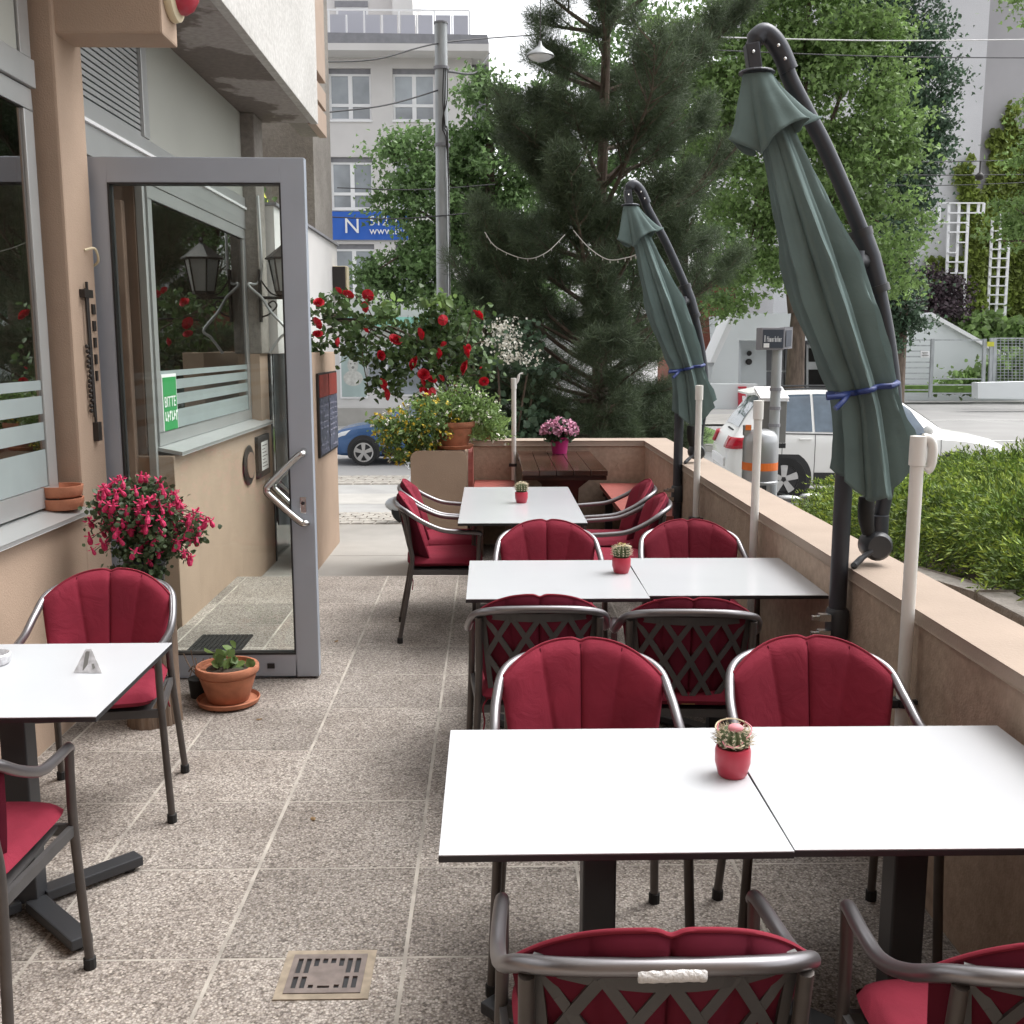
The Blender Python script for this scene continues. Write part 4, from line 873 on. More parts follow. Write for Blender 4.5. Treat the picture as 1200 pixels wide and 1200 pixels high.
# ================================================================ CANTILEVER UMBRELLAS
def umbrella_proto():
    t = thing('cantilever_umbrella', 'x', 'parasol', (0, 0, 0), 0, 'closed green umbrellas clamped to the terrace wall')
    MB().lathe([(.030, .02), (.030, 1.93)], (0, 0, 0), 18).build('mast', 'mast', t, smooth=40, world=False)
    cl = MB().lathe([(.032, .60), (.040, .602), (.040, .70), (.034, .71)], (0, 0, 0), 18).build('clamp', 'char', t, smooth=40, world=False)
    for z in (.615, .672):
        MB().box(-.075, -.035, -.045, -.015, z, z + .024).box(-.10, -.0755, -.044, -.024, z + .004, z + .018).build('bolt', 'steel', cl, world=False)
    A = [(-.35, 2.60), (-.318, 2.607), (-.27, 2.55), (-.235, 2.48), (-.175, 2.385), (-.11, 2.285), (-.048, 2.174), (.018, 2.039), (.072, 1.915), (.118, 1.76), (.155, 1.60), (.182, 1.43), (.185, 1.258), (.170, 1.11), (.153, 1.0), (.147, .97)]
    A = [(ax, min(.06, -.01 + .012 * i), az) for i, (ax, az) in enumerate(A)]
    ap = smoothpath(A[1:], 6)
    MB().tube(ap, .0265, 14).build('arm', 'mast', t, smooth=60, world=False)
    MB().tube(smoothpath([(-.368, -.01, 2.55), (-.362, -.01, 2.59), (-.330, -.005, 2.612), (-.285, 0, 2.575), (-.245, .005, 2.50)], 6), [.024] * 6 + [.031] * 19, 12).build('arm_elbow', 'mast', t, smooth=60, world=False)
    mb = MB()
    for (xx, zz) in ((-.262, 2.525), (-.285, 2.565)): mb.ball((xx - .01, -.043, zz), (.006, .004, .006), 8, 5)
    mb.build('rivet', 'steel', t, world=False)
    hb = MB().box(-.022, .022, -.022, .022, -.055, .03, Matrix.Rotation(R(-10), 3, 'Y'), (-.372, -.02, 2.545)).lathe([(.012, 2.495), (.055, 2.49), (.060, 2.482), (.04, 2.475)], (-.358, -.03, 0), 16).build('hub', 'mast', t, bevel=.004, world=False)
    MB().ball((-.375, -.045, 2.545), .006, 8, 5).build('rivet', 'steel', hb, world=False)
    # collar that joins arm to mast
    MB().tube([(.032, .06, 2.005), (.072, .06, 1.915), (.107, .06, 1.80)], .035, 14).build('collar', 'mast', t, smooth=40, world=False)
    mb = MB()
    for (xx, zz) in ((.036, 1.995), (.104, 1.81)): mb.tube([(xx - .004, .06, zz + .012), (xx + .004, .06, zz - .012)], .040, 14)
    mb.build('collar_ring', 'char', t, smooth=40, world=False, kind='stuff'); MB().tube([(.0, 0, 1.90), (.045, .05, 1.90)], .028, 10).build('mast_bracket', 'char', t, smooth=40, world=False)
    for k in range(3): MB().tube(smoothpath([(.0, -.035, 1.86 - k * .02), (-.05, -.04, 1.85 + .02 * k), (-.075, -.03, 1.83 - k * .02), (-.03, -.04, 1.80)], 4), .004, 5).build('cord', 'black', t, world=False)
    # crank at the foot of the arm
    MB().lathe([(.034, .955), (.036, .957), (.036, 1.03), (.03, 1.032)], (.150, .06, 0), 14).build('arm_sleeve', 'mast', t, smooth=40, world=False)
    MB().lathe([(.005, -.045), (.04, -.045), (.052, -.03), (.052, .03), (.04, .045), (.005, .045)], (.140, .05, .925), 22, 'y').build('crank_housing', 'char', t, smooth=40, world=False)
    MB().tube(smoothpath([(.115, .01, .91), (.08, .0, .89), (.045, -.02, .866), (.038, -.03, .870)], 5), [.010] * 6 + [.012] * 6 + [.008] * 4, 10).build('crank_handle', 'char', t, smooth=60, world=False)
    MB().tube([(.089, .01, 1.25), (.095, .03, 1.02)], .014, 10).build('centre_pole', 'mast', t, smooth=40, world=False)
    MB().tube(smoothpath([(.091, .02, 1.10), (.090, .02, 1.06), (.096, .03, 1.02), (.11, .04, .97)], 4), [.026, .029, .027, .029, .027, .029, .027, .028, .027, .026, .024, .024, .022], 10).build('grip_cover', 'rubber', t, smooth=60, world=False)
    # folded canopy
    ax = smoothpath([(-.355 + .370 * i / 7, -.03 - .07 * i / 7, 2.485 - 1.03 * i / 7) for i in range(8)] + [(.045, -.10, 1.31), (.068, -.10, 1.165)], 6)
    rad = [.030, .050, .070, .095, .124, .132, .120, .104, .120, .140]
    rr = [float(np.interp(i / (len(ax) - 1) * 9, range(10), rad)) for i in range(len(ax))]
    tk = .775   # strap position along the canopy
    NF = 8
    def cf(u, v):
        k = v * (len(ax) - 1); i = min(int(k), len(ax) - 2); c = ax[i].lerp(ax[i + 1], k - i); r = rr[i] + (rr[i + 1] - rr[i]) * (k - i)
        a = u * 2 * PI + .12 * v; ph = .7 * math.sin(a + .6) + .55 * math.sin(2 * a + 1.0) + .4 * math.sin(3 * a + .4)
        fold = 1 - 2 * abs(math.sin(3.5 * a + ph * 1.1)) ** .8; fold2 = math.sin(17 * a + 2.0 + 3 * v + ph)
        amp = .06 + .34 * min(1, v * 2.2)
        sq = fold
        r2 = r * (1 - amp * .42 + amp * .62 * sq + .045 * fold2 * min(1, v * 3))
        z = c.z
        r2 *= 1 + .06 * noise.noise(Vector((math.cos(a) * 2.2, math.sin(a) * 2.2, v * 9))) + .035 * noise.noise(Vector((math.cos(a) * 6, math.sin(a) * 6, v * 16 + 5)))
        if v > .8:
            e = (v - .8) / .2; z += e ** 1.3 * (.11 * max(0, math.cos(a - .15)) ** 1.5 - .05 * max(0, -math.sin(a + .2)) ** 2 + .03 * max(0, -math.cos(a)) + .018 * fold)
        elong = 1.0
        return (c.x + r2 * math.cos(a) * 1.02, c.y + r2 * math.sin(a) * .82, z)
    mb = MB(); mb.grid(cf, 220, 70, True); cn = mb.build('canopy', 'canvas', t, smooth=70, world=False, fix=False)
    sb = cn.modifiers.new('thickness', 'SOLIDIFY'); sb.thickness = .003
    # vent flounce
    fx = smoothpath([(-.357, -.03, 2.485), (-.335, -.04, 2.40), (-.300, -.05, 2.285)], 8)
    def vf(u, v):
        k = v * (len(fx) - 1); i = min(int(k), len(fx) - 2); c = fx[i].lerp(fx[i + 1], k - i); a = u * 2 * PI
        f = math.sin(4 * a + .6 + .8 * math.sin(2 * a)); r = (.042 + .062 * v ** 1.3) * (1 + .42 * v * f + .10 * v * math.sin(11 * a + 1))
        return (c.x + r * math.cos(a) * 1.04, c.y + r * math.sin(a) * .85, c.z + v * v * (.04 * math.sin(a + 1.3) + .025 * f))
    mb = MB(); mb.grid(vf, 120, 16, True); fo = mb.build('vent_flounce', 'canvas', t, smooth=70, world=False, fix=False)
    sb = fo.modifiers.new('thickness', 'SOLIDIFY'); sb.thickness = .003
    # strap
    k = tk * (len(ax) - 1); c = ax[int(k)]; pts = []
    for q in range(41):
        a = q / 40 * 2 * PI; r = max(Vector((cf((a + e) / (2 * PI) % 1, tk)[0] - c.x, cf((a + e) / (2 * PI) % 1, tk)[1] - c.y)).length for e in (-.16, -.08, 0, .08, .16)) + .004
        pts.append((c.x + r * math.cos(a), c.y + r * math.sin(a), c.z + .02 * math.cos(a)))
    sg = MB(); sg.tube(pts, .0095, 8); sg = sg.build('strap', 'strap', t, smooth=60, world=False)
    b0 = Vector(pts[25]); 
    MB().tube(smoothpath([b0, b0 + Vector((-.035, -.04, -.005)), b0 + Vector((-.085, -.045, -.01))], 4), .009, 7).tube(smoothpath([b0, b0 + Vector((-.03, -.045, -.02)), b0 + Vector((-.06, -.06, -.045))], 4), .009, 7).build('strap_end', 'strap', sg, smooth=60, world=False)
    return t
um = umbrella_proto(); um.location = (1.215, 3.55, 0)
um['label'] = 'large closed green umbrella on its curved dark arm, nearer of the two'
u2 = copy_tree(um); u2.location = (1.226, 6.80, 0); u2.rotation_euler = (0, 0, R(7)); u2['label'] = 'smaller-looking closed green umbrella farther back in front of the pine'
# ================================================================ PLANTS BY THE DOOR
sx, sy = -1.475, 4.40
t = thing('tree_stump', 'upright log with rough bark used as a plant stand behind the left armchair', 'log', (sx, sy, 0))
def lf(u, v):
    a = u * 2 * PI; r = .108 * (1 + .05 * math.sin(3 * a + 1) + .025 * math.sin(17 * a + 3 * v) + .02 * math.sin(29 * a)) * (1.06 - .10 * v ** .5)
    return (sx + r * math.cos(a), sy + r * math.sin(a), .56 * v)
MB().grid(lf, 90, 12, True).build('bark', 'bark', t, smooth=60, fix=False)
MB().lathe([(.001, .555), (.095, .556)], (sx, sy, 0), 30, close=False).build('cut_top', 'brownp', t)
t = thing('fuchsia', 'bushy fuchsia with hanging pink red blossoms standing on the log by the door', 'plant', (sx, sy, .56))
MB().lathe([(.001, .56), (.06, .56), (.085, .70), (.09, .71), (.085, .725), (.075, .725), (.07, .70), (.001, .70)], (sx, sy, 0), 24, close=False).build('pot', 'char', t, smooth=40)
fc = Vector((-1.50, 4.40, .89))
v, f = leaf_mesh(clumps([((-1.50, 4.40, .94), (.150, .15, .11)), ((-1.46, 4.40, .84), (.12, .12, .14)), ((-1.38, 4.38, .84), (.12, .12, .08)), ((-1.49, 4.33, .72), (.10, .08, .10))], 150, 26, .032), .023); np_obj('foliage', v, f, 'fuchl', t)
mb = MB(); tips = []
for k in range(105):
    a = random.uniform(0, 2 * PI); r = random.uniform(.09, .235); h = random.uniform(.84, 1.02)
    s_ = Vector((sx - .02, sy, .72)); e = Vector((fc.x + .03 + r * math.cos(a) * 1.06, fc.y + r * math.sin(a) * .9, 0)); e.z = 1.03 - 2.2 * r * r - random.uniform(0, .16) if r > .12 else random.uniform(.96, 1.04)
    m_ = s_.lerp(e, .55); m_.z = min(max(e.z, s_.z) + .03, 1.0)
    if e.z < .95: mb.tube(smoothpath([s_, m_, e], 4), .0018, 4, caps=False); tips.append(e)
for px_, py_ in ((222, 657), (224, 655), (240, 614), (248, 613), (176, 660), (186, 650), (172, 610), (150, 618), (190, 625), (205, 640), (135, 615), (165, 640)):
    e = P(px_, py_, 4.30); s_ = fc; m_ = s_.lerp(e, .6) + Vector((0, 0, .05)); mb.tube(smoothpath([s_, m_, e + Vector((0, 0, .02))], 5), .002, 4, caps=False); tips.append(e)
    for q in range(7):
        pass
mb.build('stems', 'barkdark', t, fix=False)
for k in range(34):
    d_ = Vector((random.gauss(0, 1), random.gauss(0, 1) - .5, abs(random.gauss(0, .9)))).normalized(); tips.append(Vector((-1.50 + d_.x * .172, 4.40 + d_.y * .165, .94 + d_.z * .125)))
ex = [];
for px_, py_ in ((222, 657), (244, 614)):
    e = P(px_, py_, 4.30)
    for q in np.linspace(.4, .95, 22): ex.append(np.array(fc.lerp(e, float(q))) + RNG.normal(size=3) * .012 + np.array([0, 0, .03 * (1 - q)]))
v, f = leaf_mesh(np.array(ex), .022); np_obj('trailing_leaves', v, f, 'fuchl', t)
fb = None
def blossom_mesh():
    mb = MB(); mb.lathe([(.001, .028), (.004, .026), (.0035, .012), (.007, .004), (.010, -.006), (.007, -.018), (.001, -.02)], (0, 0, 0), 7)
    for k in range(4):
        a = k * PI / 2 + .4; c, s_ = math.cos(a), math.sin(a)
        mb.add([(.003 * c, .003 * s_, .012), (.014 * c - .006 * s_, .014 * s_ + .006 * c, .010), (.026 * c, .026 * s_, .016), (.014 * c + .006 * s_, .014 * s_ - .006 * c, .010)], [(0, 1, 2, 3)])
    return mb
for k, e in enumerate(tips):
    if fb is None: fb = blossom_mesh().build('blossom', 'fuchsia', t, world=False, fix=False); o = fb
    else: o = fb.copy(); COL.objects.link(o)
    o.location = e - t.location; s_ = random.uniform(.85, 1.35); o.scale = (s_,) * 3; o.rotation_euler = (random.uniform(-.5, .5), random.uniform(-.5, .5), random.uniform(0, 6))
lf0 = None
M['dryleaf'] = mat('dry_leaf', (.20, .12, .05), .8, var=.3, vs=60)
for (lx_, ly_, lr_, ll_) in ((-1.02, 4.40, .3, 'tiny dry leaf on the paving in front of the terracotta saucer'), (-1.50, 5.15, 2.2, 'tiny dry leaf on the paving between the log and the doormat'), (-.62, 3.42, 5.1, 'tiny dry leaf in the open middle of the paving beyond the drain'), (-.86, 5.62, 1.2, 'tiny dry leaf on the paving beyond the free edge of the glass door')):
    mb = MB(); sz = random.uniform(.012, .02)
    mb.add([(-sz, 0, .001), (-.2 * sz, .5 * sz, .003), (.6 * sz, .35 * sz, .002), (1.2 * sz, 0, .006), (.6 * sz, -.35 * sz, .001), (-.2 * sz, -.5 * sz, .002), (.1 * sz, 0, .0055)], [(0, 1, 6), (1, 2, 6), (2, 3, 6), (3, 4, 6), (4, 5, 6), (5, 0, 6)])
    o = mb.build('fallen_leaf', 'dryleaf', None, fix=False); o.location = (lx_, ly_, .0012); o.rotation_euler = (0, 0, lr_); tag(o, ll_, 'leaf', 'dry leaves scattered on the terrace')
def terracotta(mb, x, y, z, r, h, n=36):
    mb.lathe([(.001, z), (r * .62, z), (r * .66, z + .01), (r * .90, z + h * .72), (r * .88, z + h * .74), (r * .98, z + h * .80), (r, z + h * .84), (r, z + h * .96), (r * .97, z + h), (r * .88, z + h), (r * .86, z + h * .90), (.001, z + h * .88)], (x, y, 0), n, close=False); return mb
px_, py_ = -1.205, 4.62
t = thing('terracotta_pot', 'round terracotta pot with a small seedling on a saucer in front of the glass door', 'flower pot', (px_, py_, 0))
terracotta(MB(), px_, py_, .02, .142, .165, 44).build('pot', 'terra', t, smooth=35)
MB().lathe([(.001, .004), (.12, .004), (.135, .01), (.142, .03), (.138, .033), (.128, .018), (.001, .014)], (px_, py_, 0), 40, close=False).build('saucer', 'terra', t, smooth=40)
mb = MB(); mb.lathe([(.001, .172), (.05, .176), (.09, .168), (.124, .166)], (px_, py_, 0), 20, close=False); mb.build('soil', 'soil', t, smooth=60)
v, f = leaf_mesh(np.array([px_ + .01, py_ - .01, .19]) + RNG.normal(size=(40, 3)) * np.array([.035, .035, .025]) + np.array([0, 0, .02]), .045); np_obj('seedling', v, f, 'leaf', t)
t = thing('dried_plant', 'small dried twiggy plant in a dark pot beside the log', 'plant', (-1.36, 4.72, 0))
MB().lathe([(.001, 0), (.045, 0), (.055, .09), (.05, .09), (.001, .08)], (-1.36, 4.72, 0), 16, close=False).build('pot', 'rubber', t, smooth=40)
mb = MB()
for k in range(16):
    a = random.uniform(0, 6.28); r = random.uniform(.03, .09); mb.tube(smoothpath([(-1.36, 4.72, .08), (-1.36 + r * .6 * math.cos(a), 4.72 + r * .6 * math.sin(a), .14), (-1.36 + r * math.cos(a), 4.72 + r * math.sin(a), random.uniform(.08, .22))], 3), .003, 4)
mb.build('twigs', 'bark', t, fix=False)
# ================================================================ FLOWER POT ON THE PIER
cx, cy, cz = -.285, 7.98, .842
t = thing('pier_flower_pot', 'weathered terracotta bowl overflowing with small yellow and white flowers on the pier', 'flower pot', (cx, cy, cz))
terracotta(MB(), cx, cy, cz + .018, .165, .19, 40).build('pot', 'terra', t, smooth=35)
MB().lathe([(.001, cz + .001), (.13, cz + .001), (.155, cz + .028), (.15, cz + .032), (.001, cz + .015)], (cx, cy, 0), 36, close=False).build('saucer', 'terra', t, smooth=40)
B = [((480, 505), 34), ((455, 500), 20), ((500, 490), 34), ((530, 480), 34), ((560, 485), 28), ((515, 510), 18), ((575, 505), 16), ((470, 525), 22), ((492, 528), 16), ((545, 470), 20)]
lob = [(tuple(P(x, y, 7.86 if x < 510 else 7.98)), (r / 1225 * 7.9,) * 3) for (x, y), r in B]
lob = [(c, (r[0], r[0] * .8, r[0] * .85)) for c, r in lob]
v, f = leaf_mesh(clumps(lob, 260, 20, .035, .3), .040, ((0, 0), (.35, .2), (.7, .17), (1, 0))); np_obj('foliage', v, f, 'leaf', t)
pf = clumps(lob[:2] + lob[2:3] + lob[7:9], 150, 1, .02, .9); pts = np.repeat(pf, 6, 0) + RNG.normal(size=(len(pf) * 6, 3)) * .004
v, f = leaf_mesh(pts, .020); np_obj('yellow_flowers', v, f, 'yellowf', t, 'stuff')
pf = clumps(lob, 130, 1, .02, .95); pts = np.repeat(pf, 6, 0) + RNG.normal(size=(len(pf) * 6, 3)) * .004
v, f = leaf_mesh(pts, .016); np_obj('white_flowers', v, f, 'whitef', t, 'stuff')
# ================================================================ CLIMBING ROSE
RY = 8.75
t = thing('climbing_rose', 'climbing rose bush with large red blooms trained on a wire arch over the entrance', 'rose', (-.25, RY, 0))
can = MB()
for k in range(4):
    pts = [(-.15 + .05 * k, RY + .1, -.9), (-.17 + .04 * k, RY, .6)] + [tuple(P(x, y, RY + .04 * k)) for x, y in ((520 - 8 * k, 440), (490 - 6 * k, 400 + 6 * k), (440, 378 + 5 * k), (385 - 5 * k, 376 - 6 * k))]
    can.tube(smoothpath(pts, 6), .010 - .0012 * k, 6, caps=False)
for (a, b, c) in (((520, 440), (545, 400), (555, 360)), ((530, 430), (555, 405), (568, 400)), ((500, 410), (520, 380), (528, 350)), ((440, 378), (425, 410), (432, 455)), ((395, 376), (380, 395), (372, 405)), ((440, 380), (430, 360), (415, 345)), ((540, 440), (560, 440), (568, 450))):
    can.tube(smoothpath([P(*a, RY), P(*b, RY - .05), P(*c, RY - .08)], 5), .005, 5, caps=False)
can.build('canes', 'barkdark', t, fix=False)
MB().tube(smoothpath([P(362, 376, RY - .02), P(420, 374, RY), P(460, 388, RY), P(500, 430, RY), P(508, 480, RY), (-.35, RY, -.9)], 6), .008, 6).build('wire_arch', 'iron', t)
LB = [((385, 360), 26), ((405, 350), 16), ((376, 395), 20), ((440, 372), 22), ((450, 400), 34), ((425, 410), 24), ((490, 390), 36), ((520, 385), 30), ((500, 425), 36), ((470, 440), 28), ((530, 425), 30), ((555, 430), 22), ((520, 365), 20), ((545, 395), 20), ((440, 450), 16), ((410, 395), 22), ((548, 450), 14), ((498, 462), 18), ((508, 350), 10), ((562, 365), 9)]
lob = [(tuple(P(x, y, RY + random.uniform(-.15, .15))), (r / 1225 * RY * .95, .16, r / 1225 * RY * .95)) for (x, y), r in LB]
v, f = leaf_mesh(clumps(lob, 270, 9, .055, .3), .058, ((0, 0), (.35, .33), (.7, .3), (1, 0))); np_obj('foliage', v, f, 'rosel', t)
v, f = leaf_mesh(clumps([(tuple(P(456, 362, RY - .1)), (.06, .08, .05)), (tuple(P(520, 355, RY - .1)), (.09, .08, .06))], 10, 9, .05, .25), .07, ((0, 0), (.35, .33), (.7, .3), (1, 0))); np_obj('young_foliage', v, f, 'leaf', t)
def rose_mesh():
    mb = MB(); rnd = random.Random(3)
    for lay, (n, r, z0, z1, spread) in enumerate(((6, .042, -.012, .012, .9), (5, .032, -.008, .020, .6), (4, .022, -.004, .026, .35), (3, .012, 0, .028, .1))):
        for k in range(n):
            a = 2 * PI * k / n + lay * .6 + rnd.uniform(-.2, .2)
            def pf_(u, v, a=a, r=r, z0=z0, z1=z1, spread=spread):
                b = a + (u - .5) * 1.9 * 2 * PI / 8 * (1.3 if spread > .5 else 1.6); rr = .006 + (r - .006) * (v ** .6) + spread * .010 * v * v
                return (rr * math.cos(b), rr * math.sin(b), z0 + (z1 - z0) * v - .008 * (2 * u - 1) ** 2 * v - spread * .006 * v ** 3)
            mb.grid(pf_, 5, 4)
    return mb
RP = [(70, 130, 1), (60, 255, 1.05), (65, 320, .8), (250, 80, 1), (370, 85, 1), (350, 155, .95), (190, 55, .7), (360, 300, .6), (540, 355, 1), (690, 320, 1.05), (450, 450, 1), (655, 500, 1.35), (712, 568, 1.05), (762, 598, .9), (720, 680, 1), (765, 682, .9), (460, 630, .95), (485, 690, 1.05), (830, 235, .75), (835, 385, .7), (800, 440, .85), (1045, 205, .95), (970, 430, 1), (965, 525, 1.15), (1080, 610, .8), (190, 370, .7), (820, 590, .6), (705, 615, .8), (1062, 528, .3), (985, 405, .6)]
fb = None
for (x, y, s_) in RP:
    p = P(360 + x * .1917, 330 + y * .1917, RY - .24)
    if fb is None: fb = rose_mesh().build('rose_bloom', 'rosered', t, world=False, fix=False, smooth=60); o = fb
    else: o = fb.copy(); COL.objects.link(o)
    o.location = p - t.location; k = s_ * random.uniform(1.0, 1.15); o.scale = (k * random.uniform(.8, 1.15), k * random.uniform(.75, 1.1), k * random.uniform(.9, 1.5)); o.rotation_euler = (R(55) + random.uniform(-.8, .7), random.uniform(-.8, .8), random.uniform(-3, 3))
# ================================================================ JUNIPER BED
t = thing('planter_kerb', 'rough concrete kerb of the raised planting bed outside the terrace wall', 'kerb', (1.8, 5, 0))
MB().prism([(1.73, -1, -1.1), (1.86, -1, -1.1), (1.86, -1, .75), (1.73, -1, .75)], (0, 4.6, 0)).build('kerb_block', 'concrete', t, bevel=.01)
MB().prism([(1.73, 3.61, -1.1), (1.73, 9.2, -1.1), (1.73, 9.2, .20), (1.73, 3.61, .74)], (.13, 0, 0)).build('kerb_block', 'concrete', t, bevel=.01)
mb = MB(); mb.grid(lambda u, v: (1.862 + 3.4 * u, -1 + 10.2 * v, (.70 if -1 + 10.2 * v < 3.6 else .70 - .088 * (-1 + 10.2 * v - 3.6)) + .02 * math.sin(u * 20 + v * 31)), 12, 20); struct(mb.build('planting_bed', 'soil', smooth=60))
MB().box(5.2, 5.33, -1, 9.2, -1.1, .6).build('kerb_block', 'concrete', t)
jt = thing('juniper_hedge', 'low spreading juniper hedge bright green on top growing outside the right terrace wall', 'hedge', (3, 5, .6))
def jtop(x, y): return min(.97, .61 + .15 * (7.5 - y) + .12 * (x - 2.25))
MND = []
for i in range(9):
    for j in range(17):
        x = 2.16 + i * .40 + random.uniform(-.10, .10) + (.2 if j % 2 else 0) * (i > 0); y = 1.9 + j * .36 + random.uniform(-.1, .1)
        if x > .60 * y + .75 or x > 5 or x < .30 * y: continue
        r = random.uniform(.30, .44); tp = jtop(x, y) + random.uniform(-.10, .07)
        if y > 6.6: tp -= .06 * (y - 6.6); r *= .85
        if x < .34 * y: tp -= .10
        if i == 0: r = random.uniform(.24, .33)
        MND.append((np.array([x, y, tp - r * .62]), np.array([r * .95, r * .95, r * .66]), i == 0))
C_, D_, G_ = [], [], []
for c, r, edge in MND:
    k = int((1350 if c[1] < 5.2 else 700) * (r[0] / .38) ** 2); d = RNG.normal(size=(k, 3)); d /= np.linalg.norm(d, axis=1)[:, None]
    d[:, 2] = np.where(d[:, 2] < (-.65 if edge else -.35), -d[:, 2], d[:, 2])
    C_.append(c + d * r * np.where(RNG.random((k, 1)) < .28, .30 + .5 * RNG.random((k, 1)), .78 + .26 * RNG.random((k, 1)))); D_.append(d * np.array([1, 1, .7]) + RNG.normal(size=(k, 3)) * .45 + np.array([0, 0, .10])); G_.append(d[:, 2])
pts = np.concatenate(C_); dirs = np.concatenate(D_); dirs /= np.linalg.norm(dirs, axis=1)[:, None]; N_ = len(pts)
keep = pts[:, 2] > .30; pts, dirs = pts[keep], dirs[keep]; N_ = len(pts)
# each spray: a drooping feathery twig of small scale leaves, its outer third the paler new growth
q = np.linspace(.1, 1, 9); side = RNG.normal(size=(N_, 3)); side -= dirs * (side * dirs).sum(1)[:, None]; side /= np.linalg.norm(side, axis=1)[:, None]
ln = .105 * (.55 + .9 * RNG.random(N_))
cent = pts[:, None, :] + dirs[:, None, :] * (q[None, :, None] * ln[:, None, None]) + np.array([0, 0, -.045]) * (q ** 2)[None, :, None]
lv_ = np.repeat(dirs[:, None, :], 9, 1) + side[:, None, :] * (np.where(np.arange(9) % 2 == 0, .6, -.6))[None, :, None]
SH = ((0, 0), (.3, .15), (.65, .12), (1, 0))
v, f = leaf_mesh(cent[:, :6].reshape(-1, 3), .030, SH, dirs=lv_[:, :6].reshape(-1, 3), single=True, djit=.2); np_obj('foliage', v, f, 'juniper', jt)
v, f = leaf_mesh(cent[:, 6:].reshape(-1, 3), .027, SH, dirs=lv_[:, 6:].reshape(-1, 3), single=True, djit=.2); np_obj('new_growth', v, f, 'junitip', jt)
mb = MB()
for c, r, edge in MND[::2]: mb.tube(smoothpath([(c[0], c[1], .2), (c[0] + .04, c[1] - .03, c[2] - .1), (c[0] - .03, c[1] + .05, c[2] + r[2] * .5)], 3), .012, 5, caps=False)
mb.build('stems', 'bark', jt, kind='stuff', fix=False)
# ================================================================ PINE
PXC, PYC, PB = 1.35, 13.2, GZ(1.35) - .05
t = thing('pine_tree', 'tall dark pine with long needles standing just beyond the far terrace wall', 'tree', (PXC, PYC, PB))
tr = MB(); tr.tube(smoothpath([(PXC, PYC, PB), (PXC + .03, PYC, .8), (PXC - .02, PYC, 2.6), (PXC + .04, PYC, 5), (PXC, PYC, 9.5)], 5), [.13 - .005 * i for i in range(21)], 10)
tc, td = [], []
rnd = random.Random(5)
def branch(p0, az, el, L, order=0):
    p = Vector(p0); d = Vector((math.cos(az) * math.cos(el), math.sin(az) * math.cos(el), math.sin(el))); n = max(4, int(L / .16)); pth = [p.copy()]
    for k in range(n):
        d = (d + Vector((rnd.gauss(0, .07), rnd.gauss(0, .07), .045))).normalized(); p = p + d * (L / n); pth.append(p.copy())
        fr_ = (k + 1) / n
        if order < 2 and fr_ > .25 and rnd.random() < (.85 if order == 0 else .5):
            for s_ in (-1, 1):
                if rnd.random() < .70: branch(p, math.atan2(d.y, d.x) + s_ * rnd.uniform(.5, 1.1), math.asin(max(-1, min(1, d.z))) + rnd.uniform(-.25, .35), L * (1 - fr_ * .6) * rnd.uniform(.28, .45), order + 1)
        if fr_ > (.45 if order == 0 else .2):
            tc.append(p.copy()); td.append(d.copy())
    tr.tube(pth, [(.034, .016, .008)[order] * (1 - .75 * i / n) for i in range(n + 1)], 5 if order == 0 else 3, caps=False)
z = -.55
while z < 8.6:
    Lb = float(np.interp(z, [-.6, .6, 1.8, 3.2, 4.2, 5.0, 6.5, 7.5, 8.6], [1.75, 1.8, 2.0, 2.05, 1.75, 1.5, 1.4, 1.1, .6]))
    n = 8 if z < 1.5 else (7 if z < 2.6 else (6 if z < 4.2 else 5))
    a0 = rnd.uniform(0, 6.28)
    for k in range(n):
        az = a0 + 2 * PI * k / n + rnd.uniform(-.35, .35)
        sc_ = (1.0 + (.12 if z < 3.4 else .26) * math.cos(az)) if z > 1.3 else .92 - .34 * math.cos(az)
        branch((PXC, PYC, z + rnd.uniform(-.12, .12)), az, rnd.uniform(.1, .5) if z > 1.2 else rnd.uniform(-.12, .15), Lb * rnd.uniform(.68, 1.05) * sc_)
    z += .30 if z < 1.5 else (.50 if z < 3.6 else .62)
tr.build('trunk', 'barkdark', t, fix=False)
tc = np.array(tc); td = np.array(td)
NN = int(min(70, 640000 / len(tc)))
rep = np.repeat(tc, NN, 0) + RNG.normal(size=(len(tc) * NN, 3)) * .055; rd = np.repeat(td, NN, 0) * .8 + RNG.normal(size=(len(tc) * NN, 3)) * .95
v, f = leaf_mesh(rep, .135, ((0, 0), (.3, .017), (.7, .009), (1, 0)), dirs=rd, single=True); np_obj('needles', v, f, 'needle', t)
print('pine tufts', len(tc))
# white-flowering shrub under the pine
p = P(592, 408, 12.0)
t = thing('white_flowering_shrub', 'shrub with creamy white flower heads at the left foot of the pine', 'shrub', (p.x, 12.0, GZ(p.x)))
mb = MB()
for k in range(7): a = k * .9; mb.tube(smoothpath([(p.x, 12, -1.1), (p.x + .15 * math.cos(a), 12 + .15 * math.sin(a), .3), (p.x + .4 * math.cos(a), 12 + .4 * math.sin(a), 1.4)], 3), .012, 5)
mb.build('stems', 'barkdark', t, fix=False)
v, f = leaf_mesh(clumps([((p.x, 12, 1.2), (.5, .5, .7)), ((p.x, 12, .3), (.6, .6, .7))], 90, 20, .1), .08); np_obj('foliage', v, f, 'leafd', t)
v, f = leaf_mesh(clumps([(tuple(P(588, 400, 11.6)), (.26, .2, .24)), (tuple(P(608, 418, 11.6)), (.16, .2, .12))], 40, 16, .06, .4), .03); np_obj('flower_heads', v, f, 'whitef', t, 'stuff')
